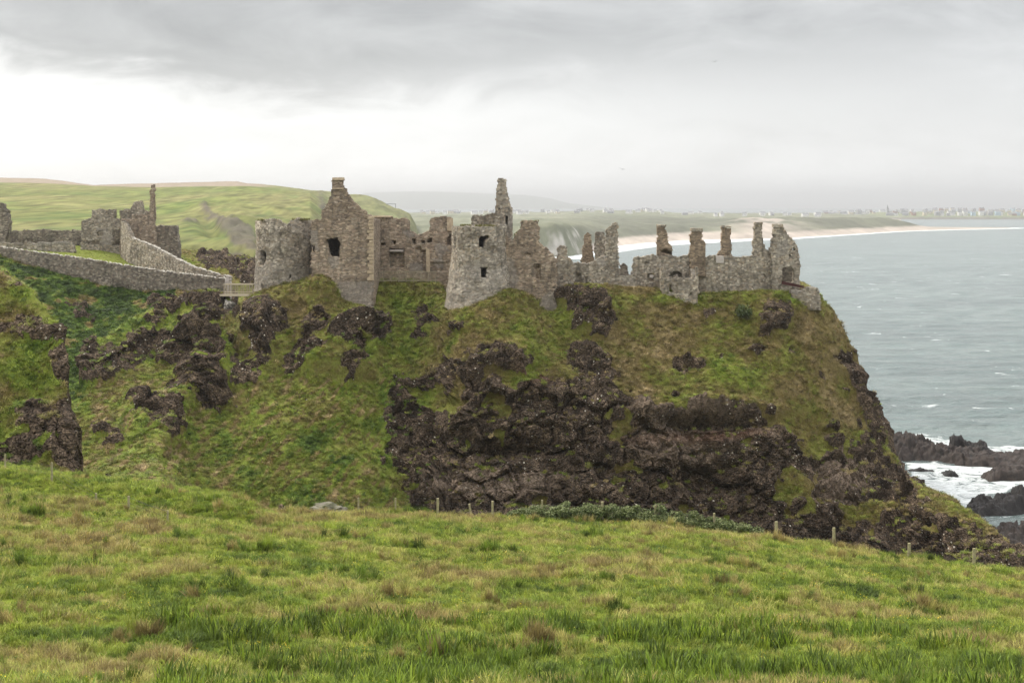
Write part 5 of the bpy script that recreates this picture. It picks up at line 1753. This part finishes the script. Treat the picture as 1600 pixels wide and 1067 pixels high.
M_LEAF = leaf_mat()
hr = np.random.default_rng(3)
hed = empty('bramble_hedge', at(985, 0, 95) * np.array([1, 1, 0]) + np.array([0, 0, field_z1(985, 95)]))
tag(hed, 'low grey-green bramble hedge along the fence at the meadow edge', 'hedge')
cs, rr_ = [], []
for q in np.arange(800, 1190, 4.2):
    for k in range(2):
        qq = q + hr.uniform(-3, 3)
        Yq = edge_of(qq) + hr.uniform(-0.9, 0.5)
        h = np.interp(qq, [800, 840, 900, 1120, 1190], [0.4, 1.0, 1.5, 1.25, 0.45]) * hr.uniform(0.5, 1.15)
        cs.append(at(qq, 0, Yq) * np.array([1, 1, 0]) + np.array([0, 0, field_z1(qq, Yq) + 0.1 + h * hr.uniform(0.15, 0.75)]))
        rr_.append(np.array([0.42, 0.4, 0.33]) * hr.uniform(0.6, 1.2))
V, Fq, T = leaf_cloud(cs, rr_, 190, 0.062, hr)
adopt(mesh_obj('foliage', V, Fq, M_LEAF, attrs={'tone': T}), hed)
b = MB()
for c in cs[::2]:
    b.bar(c - np.array([0, 0, 0.55]), c + np.array([hr.uniform(-.2, .2), 0, 0.25]), 0.02)
b.build('stems', M_POST, hed)['kind'] = 'stuff'
SHY = land_at(1162, 494)
# a dark shrub on the slope below the long wall
shr = empty('shrub', at(1162, 492, SHY))
tag(shr, 'rounded dark green shrub on the turf slope below the long wall', 'shrub')
V, Fq, T = leaf_cloud([at(1162 + hr.uniform(-9, 9), 487 + hr.uniform(-9, 8), SHY - 0.3 + hr.uniform(-.6, .3)) for _ in range(14)], [np.array([.55, .5, .5])] * 14, 110, 0.11, hr)
adopt(mesh_obj('foliage', V, Fq, M_LEAF, attrs={'tone': T * 0.45}), shr)
MB().bar(at(1162, 500, SHY), at(1161, 485, SHY - 0.3), 0.15, 0.15, 0.4).build('stem', M_POST, shr)


# ------------------------------------------------------------------ grass scattered on meadow and headland
def tuft(name, n, spread, length, width, lean, seed, mat=M_BLADE):
    rs = np.random.default_rng(seed)
    a = rs.uniform(0, 2 * np.pi, n)
    r = spread * np.sqrt(rs.uniform(0, 1, n))
    v, f, t = blades(np.stack([r * np.cos(a), r * np.sin(a), 0 * a - 0.02], -1), length, width, lean, rs)
    me = bpy.data.meshes.new(name)
    me.from_pydata([tuple(map(float, p)) for p in v], [], f)
    me.update()
    at_ = me.attributes.new('tone', 'FLOAT', 'POINT')
    at_.data.foreach_set('value', t.astype(np.float32))
    me.materials.append(mat)
    o = bpy.data.objects.new(name, me)
    return o


src = bpy.data.collections.new('grass_sources')
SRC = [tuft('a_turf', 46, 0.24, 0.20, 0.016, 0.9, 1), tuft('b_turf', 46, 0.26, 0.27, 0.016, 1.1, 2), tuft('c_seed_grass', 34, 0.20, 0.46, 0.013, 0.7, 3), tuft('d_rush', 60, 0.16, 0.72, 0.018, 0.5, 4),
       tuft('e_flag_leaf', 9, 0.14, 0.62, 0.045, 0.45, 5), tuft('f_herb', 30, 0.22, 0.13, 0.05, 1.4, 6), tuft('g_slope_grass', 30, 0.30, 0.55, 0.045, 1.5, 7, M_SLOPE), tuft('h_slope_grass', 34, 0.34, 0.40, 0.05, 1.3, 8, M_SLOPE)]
fl_pts = [(random.uniform(-.25, .25), random.uniform(-.25, .25), 0.16 + random.uniform(0, 0.12)) for _ in range(4)]
fv, ff = [], []
for p in fl_pts:
    k = len(fv)
    fv += [(p[0] - .018, p[1], p[2]), (p[0], p[1] - .018, p[2] + .01), (p[0] + .018, p[1], p[2]), (p[0], p[1] + .018, p[2] + .015)]
    ff.append((k, k + 1, k + 2, k + 3))
fme = bpy.data.meshes.new('i_buttercup'); fme.from_pydata(fv, [], ff); fme.materials.append(M_FLOWER)
SRC.append(bpy.data.objects.new('i_buttercup', fme))
for o in SRC:
    src.objects.link(o)


def scatter(name, pos, idx, scale, tint, lean, label):
    n = len(pos)
    me = bpy.data.meshes.new(name)
    me.vertices.add(n)
    me.vertices.foreach_set('co', np.asarray(pos, np.float32).ravel())
    a = me.attributes.new('pick', 'INT', 'POINT'); a.data.foreach_set('value', idx.astype(np.int32))
    a = me.attributes.new('size', 'FLOAT', 'POINT'); a.data.foreach_set('value', scale.astype(np.float32))
    a = me.attributes.new('tint', 'FLOAT', 'POINT'); a.data.foreach_set('value', np.clip(tint, 0, 1).astype(np.float32))
    rot = np.zeros((n, 3), np.float32)
    rot[:, 0], rot[:, 1], rot[:, 2] = lean[:, 0], lean[:, 1], rng.uniform(0, 6.28, n)
    a = me.attributes.new('turn', 'FLOAT_VECTOR', 'POINT'); a.data.foreach_set('vector', rot.ravel())
    o = bpy.data.objects.new(name, me)
    C.objects.link(o)
    ng = bpy.data.node_groups.new(name + '_nodes', 'GeometryNodeTree')
    ng.interface.new_socket('Geometry', in_out='INPUT', socket_type='NodeSocketGeometry')
    ng.interface.new_socket('Geometry', in_out='OUTPUT', socket_type='NodeSocketGeometry')
    gi, go = ng.nodes.new('NodeGroupInput'), ng.nodes.new('NodeGroupOutput')
    ci = ng.nodes.new('GeometryNodeCollectionInfo')
    ci.inputs[0].default_value = src
    ci.inputs['Separate Children'].default_value = True
    ci.inputs['Reset Children'].default_value = True
    ip = ng.nodes.new('GeometryNodeInstanceOnPoints')
    ip.inputs['Pick Instance'].default_value = True

    def na(nm, t):
        k = ng.nodes.new('GeometryNodeInputNamedAttribute')
        k.data_type = t
        k.inputs['Name'].default_value = nm
        return k.outputs['Attribute']
    ng.links.new(gi.outputs[0], ip.inputs['Points'])
    ng.links.new(ci.outputs[0], ip.inputs['Instance'])
    ng.links.new(na('pick', 'INT'), ip.inputs['Instance Index'])
    er = ng.nodes.new('FunctionNodeEulerToRotation')
    ng.links.new(na('turn', 'FLOAT_VECTOR'), er.inputs[0])
    ng.links.new(er.outputs[0], ip.inputs['Rotation'])
    ng.links.new(na('size', 'FLOAT'), ip.inputs['Scale'])
    ng.links.new(ip.outputs[0], go.inputs[0])
    md = o.modifiers.new('scatter', 'NODES')
    md.node_group = ng
    tag(o, label, kind='stuff')
    return o


def meadow_grass():
    N = 128000
    Y = np.sqrt(rng.uniform(38 ** 2, 106 ** 2, N))
    px = rng.uniform(-370, 1970, N)
    Ye = np.interp(px, FIELD.px, FIELD.Y[:, 3])
    ok = Y < Ye + 2.2
    Y, px = Y[ok], px[ok]
    n = len(Y)
    X = (px - 800) * Y / F
    Z = field_z(px, Y[:, None])[:, 0]
    t = field_tint(X, Y, px)
    idx = np.where(rng.random(n) < 0.5, 0, 1)
    r = rng.random(n)
    brown = sstep(0.55, 0.85, t)
    idx = np.where(r < 0.10 + 0.6 * brown, 2, idx)
    # rush clumps
    c = fbm(X / 3.0, Y / 2.0, 21.0, 3)
    rush = (c > 0.50) & (rng.random(n) < 0.40)
    idx = np.where(rush, 3, idx)
    tint = t + rng.normal(0, 0.12, n)
    tint = np.where(idx == 2, tint + 0.12, tint)
    tint = np.where(rush, 0.16 + 0.75 * (perlin(X / 6, Y / 4, 2.0) > 0.0) + rng.normal(0, 0.12, n), tint)
    size = rng.uniform(0.7, 1.35, n) * np.clip(1 + 0.7 * fbm(X / 1.8, Y / 1.4, 51.0, 2), 0.45, 1.9)
    size = np.where(rush, size * rng.uniform(0.5, 0.95, n), size)
    # flag leaves in the wet hollow near the viewer
    wet = (Y < 56) & (fbm(X / 5, Y / 3, 31.0, 3) > 0.02) & (px > 250) & (rng.random(n) < 0.42)
    idx = np.where(wet, 4, idx)
    tint = np.where(wet, rng.uniform(0.02, 0.40, n), tint)
    tint = tint + np.where(fbm(X / 1.3, Y / 0.9, 61.0, 2) > 0.42, -0.22, 0)
    herb = (~wet) & (~rush) & (rng.random(n) < 0.12)
    idx = np.where(herb, 5, idx)
    tint = np.where(herb, 0.22 + rng.normal(0, 0.1, n), tint)
    fl = rng.random(n) < 0.035 * (fbm(X / 9, Y / 6, 41.0, 2) > 0.0)
    idx = np.where(fl, 8, idx)
    lean = rng.normal(0, 0.16, (n, 2))
    lean[:, 1] += 0.12                        # the wind pushes the grass to the right
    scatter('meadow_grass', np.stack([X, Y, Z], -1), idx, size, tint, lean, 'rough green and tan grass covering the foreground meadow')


meadow_grass()


def slope_grass():
    n0, m0 = HR.shape
    N = 170000
    i, j = rng.integers(1, n0 - 1, N), rng.integers(1, m0 - 1, N)
    p = HP[i, j]
    ok = ((HR[i, j] < 0.42) | ((np.abs(HN[i, j, 2]) > 0.62) & (rng.random(N) < 0.30))) & (p[:, 1] < 296) & (p[:, 2] > 3) & (np.abs(HN[i, j, 2]) > 0.18)
    # keep what faces the viewer
    nn = HN[i, j] * np.sign(HN[i, j, 2:3])
    ok &= (nn[:, 1] < 0.35)
    # keep the floors of the castle clear
    ok &= ~((p[:, 1] > 209) & (p[:, 1] < 240) & (p[:, 0] > -32) & (p[:, 0] < 42) & (nn[:, 2] > 0.97))
    p, nn, i, j = p[ok], nn[ok], i[ok], j[ok]
    n = len(p)
    t = np.clip(HT[i, j], 0, 1)
    tint = t + 0.16 * fbm(p[:, 0] / 2.2, p[:, 1] / 2.2, p[:, 2] / 2.0, 3) + 0.16 * fbm(p[:, 0] / 0.8, p[:, 1] / 0.8, p[:, 2] / 0.7, 2) + rng.normal(0, 0.08, n)
    idx = np.where(rng.random(n) < 0.5, 6, 7)
    lawn = (p[:, 1] > 229) & (HPX[i, j] < 215)
    size = np.where(lawn, 0.3, rng.uniform(0.6, 1.15, n))
    size = np.where(p[:, 1] < 160, size * 0.8, size)
    tint = np.where(lawn, 0.38 + rng.normal(0, 0.05, n), tint)
    lean = np.stack([-nn[:, 1] * -0.5 + rng.normal(0, 0.2, n), nn[:, 0] * 0.5 + rng.normal(0, 0.2, n)], -1)
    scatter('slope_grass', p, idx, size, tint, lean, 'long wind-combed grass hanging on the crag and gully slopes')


slope_grass()

# ------------------------------------------------------------------ the town across the bay and scattered houses
def solid(name, c):
    m, nt, b = new_mat(name, 0.8)
    p = geo_pos(nt)
    link(nt, mixc(nt, noise(nt, p, 0.15, 2), tuple(x * 0.88 for x in c), tuple(min(1, x * 1.1) for x in c)), b.inputs['Base Color'])
    return m


WALLS = {'white': solid('white_render', (0.70, 0.69, 0.67)), 'cream': solid('cream_render', (0.58, 0.52, 0.40)), 'grey': solid('grey_render', (0.36, 0.36, 0.37)), 'brick': solid('brick_red', (0.33, 0.2, 0.16)),
         'blue': solid('blue_render', (0.42, 0.52, 0.60))}
M_SLATE = solid('slate_roof', (0.19, 0.19, 0.20))
M_GLASS = solid('dark_window', (0.14, 0.145, 0.15))


def house_mesh(w, d, h, rh, wallm, floors):
    """walls, pitched roof, chimney, window panels standing 5 cm proud"""
    v = [(-w / 2, -d / 2, -4), (w / 2, -d / 2, -4), (w / 2, d / 2, -4), (-w / 2, d / 2, -4), (-w / 2, -d / 2, h), (w / 2, -d / 2, h), (w / 2, d / 2, h), (-w / 2, d / 2, h), (-w / 2, 0, h + rh), (w / 2, 0, h + rh)]
    f = [(0, 1, 5, 4), (1, 2, 6, 9, 5), (2, 3, 7, 6), (3, 0, 4, 8, 7), (4, 5, 9, 8), (6, 7, 8, 9)]
    mi = [0, 0, 0, 0, 1, 1]
    def bx(x0, x1, y0, y1, z0, z1, m):
        k = len(v)
        for z in (z0, z1):
            v.extend([(x0, y0, z), (x1, y0, z), (x1, y1, z), (x0, y1, z)])
        for q in ((0, 1, 5, 4), (1, 2, 6, 5), (2, 3, 7, 6), (3, 0, 4, 7), (4, 5, 6, 7)):
            f.append(tuple(k + i for i in q)); mi.append(m)
    bx(w / 2 - 1.6, w / 2 - 0.5, -0.6, 0.6, h, h + rh + 1.6, 0)
    nw = max(2, int(w / 3.5))
    for fl in range(floors):
        for k in range(nw):
            x = -w / 2 + (k + 0.5) * w / nw
            bx(x - 0.6, x + 0.6, -d / 2 - 0.05, -d / 2 + 0.1, 1 + fl * 2.9, 2.5 + fl * 2.9, 2)
    me = bpy.data.meshes.new('house')
    me.from_pydata(v, [], f)
    for m in (wallm, M_SLATE, M_GLASS):
        me.materials.append(m)
    me.polygons.foreach_set('material_index', mi)
    me.update()
    return me


HM = {}
for cname, wm in WALLS.items():
    HM[cname] = [house_mesh(11, 9, 5.8, 3.4, wm, 2), house_mesh(17, 9, 5.6, 3.2, wm, 2), house_mesh(14, 11, 10.5, 4, wm, 3)]
hrr = random.Random(8)


def put_house(px, Y, ground, cname, k, where, sc=1.0):
    o = bpy.data.objects.new('house', HM[cname][k])
    p = at(px, 0, Y)
    o.location = (p[0], p[1], ground)
    o.rotation_euler = (0, 0, hrr.uniform(-0.5, 0.5))
    o.scale = (sc, sc, sc)
    C.objects.link(o)
    look = {'white': 'white rendered', 'cream': 'cream rendered', 'grey': 'grey rendered', 'brick': 'red-brown', 'blue': 'pale blue'}[cname]
    size = ['small', 'long', 'tall'][k]
    tag(o, f'tiny {size} {look} house with slate roof in the {where}', 'house', f'{size} {cname} houses in the {where}')


tz = lambda px, Y: TOWN.one(px, Y)
cz_ = lambda px, Y: COAST.one(px, Y)
x = 1290.0
while x < 1640:            # sea front and rows behind it
    for row, (Y, pk) in enumerate(((4880, 1.0), (5040, .8), (5200, .85))):
        if hrr.random() < pk * (0.75 if x < 1400 else 0.9):
            cn = hrr.choices(['white', 'cream', 'grey', 'brick', 'blue'], [4, 3, 4, 1.5, 1 if x > 1500 else 0])[0]
            tall = hrr.random() < (0.25 if x < 1430 else 0.65)
            xx = x + hrr.uniform(-3, 3)
            put_house(xx, Y, tz(xx, Y), cn, 2 if tall else hrr.choice([0, 1]), 'hazy town across the bay', hrr.uniform(0.95, 1.25))
    x += hrr.uniform(7.5, 10)
for k in range(72):        # scattered on the low land behind the dunes
    px = hrr.uniform(655, 1085) if k < 54 else hrr.uniform(1085, 1290)
    Y = hrr.uniform(3600, 4550)
    put_house(px, Y, cz_(px, Y) + 0.5, hrr.choices(['white', 'cream', 'grey'], [8, 1.5, 1])[0], hrr.choice([0, 0, 1]), 'low land behind the beach', hrr.uniform(0.8, 1.15))
# church with a spire on the town skyline
ch = empty('church', (at(1387, 0, 5100)[0], 5100, tz(1387, 5100)))
tag(ch, 'grey church with a pointed spire on the hazy town skyline', 'church')
cx, cy, cz0 = ch.location
MB().box((cx - 3.2, cy - 3, cz0 - 4), (cx + 3.2, cy + 3, cz0 + 15)).build('tower', WALLS['grey'], ch)
sp = mesh_obj('spire', [(cx - 3, cy - 3, cz0 + 15), (cx + 3, cy - 3, cz0 + 15), (cx + 3, cy + 3, cz0 + 15), (cx - 3, cy + 3, cz0 + 15), (cx, cy, cz0 + 31)], [(0, 1, 4), (1, 2, 4), (2, 3, 4), (3, 0, 4)], M_SLATE)
adopt(sp, ch)
MB().box((cx + 3.3, cy - 5, cz0 - 4), (cx + 24, cy + 5, cz0 + 8)).build('nave', WALLS['grey'], ch)

# open-sided frame on the far hill's shoulder
fr = empty('roadside_frame', at(608, 325, 1215))
tag(fr, 'thin flat-topped frame standing on the shoulder of the far hill', 'shelter')
MB().bar(at(601, 319, 1215), at(619, 319, 1215), 1.2, 0.7).build('beam', WALLS['grey'], fr)
MB().bar(at(618, 319.6, 1215), at(618, 333, 1215), 0.6).build('post', WALLS['grey'], fr)
MB().bar(at(603.5, 319.6, 1215), at(603.5, 331, 1215), 0.6).build('post', WALLS['grey'], fr)

# two gulls far up
M_BIRD = solid('bird_grey', (0.10, 0.10, 0.10))
for (px, py, Y, tl, lab) in ((972, 265, 260, 0.25, 'small dark bird gliding low above the castle'), (1117, 97, 300, -0.1, 'tiny dark bird high in the grey cloud')):
    c = at(px, py, Y)
    v = [(-.30, 0, 0), (-.05, -.07, .03), (.22, -.05, .02), (.34, 0, 0), (.22, .05, .02), (-.05, .07, .03), (0, 0, -.05), (0, 0, .07)]
    wv = [(0.12, -.05, .03), (-.08, -.05, .03), (-.12, -.36, .16), (-.16, -.62, .08), (-.06, -.36, .16)]
    root = mesh_obj('bird', [tuple(np.array(q) + 0) for q in v], [(0, 1, 7), (1, 2, 7), (2, 3, 7), (3, 4, 7), (4, 5, 7), (5, 0, 7), (1, 0, 6), (2, 1, 6), (3, 2, 6), (4, 3, 6), (5, 4, 6), (0, 5, 6)], M_BIRD)
    root.location = c
    root.rotation_euler = (tl, 0.1, 1.2)
    tag(root, lab, 'bird')
    for s in (1, -1):
        w_ = [(a, b_ * s, z) for a, b_, z in wv] + [(a, b_ * s, z + 0.02) for a, b_, z in wv]
        mesh_obj('wing', w_, [(0, 1, 2, 3, 4), (5, 6, 7, 8, 9), (0, 1, 6, 5), (1, 2, 7, 6), (2, 3, 8, 7), (3, 4, 9, 8), (4, 0, 5, 9)], M_BIRD, parent=root)

# ------------------------------------------------------------------ haze: even pale air over the whole place
hz = MB().box((-90000, -300, -60), (90000, 60000, 275)).build('haze', None)
hm = bpy.data.materials.new('haze')
hm.use_nodes = True
hn = hm.node_tree
hn.nodes.clear()
ho = hn.nodes.new('ShaderNodeOutputMaterial')
hv = hn.nodes.new('ShaderNodeVolumePrincipled')
hv.inputs['Color'].default_value = (0.98, 0.985, 0.99, 1)
hv.inputs['Density'].default_value = 0.00011
hv.inputs['Anisotropy'].default_value = 0.7
hn.links.new(hv.outputs[0], ho.inputs['Volume'])
hz.data.materials.append(hm)
tag(hz, 'pale sea haze', kind='stuff')
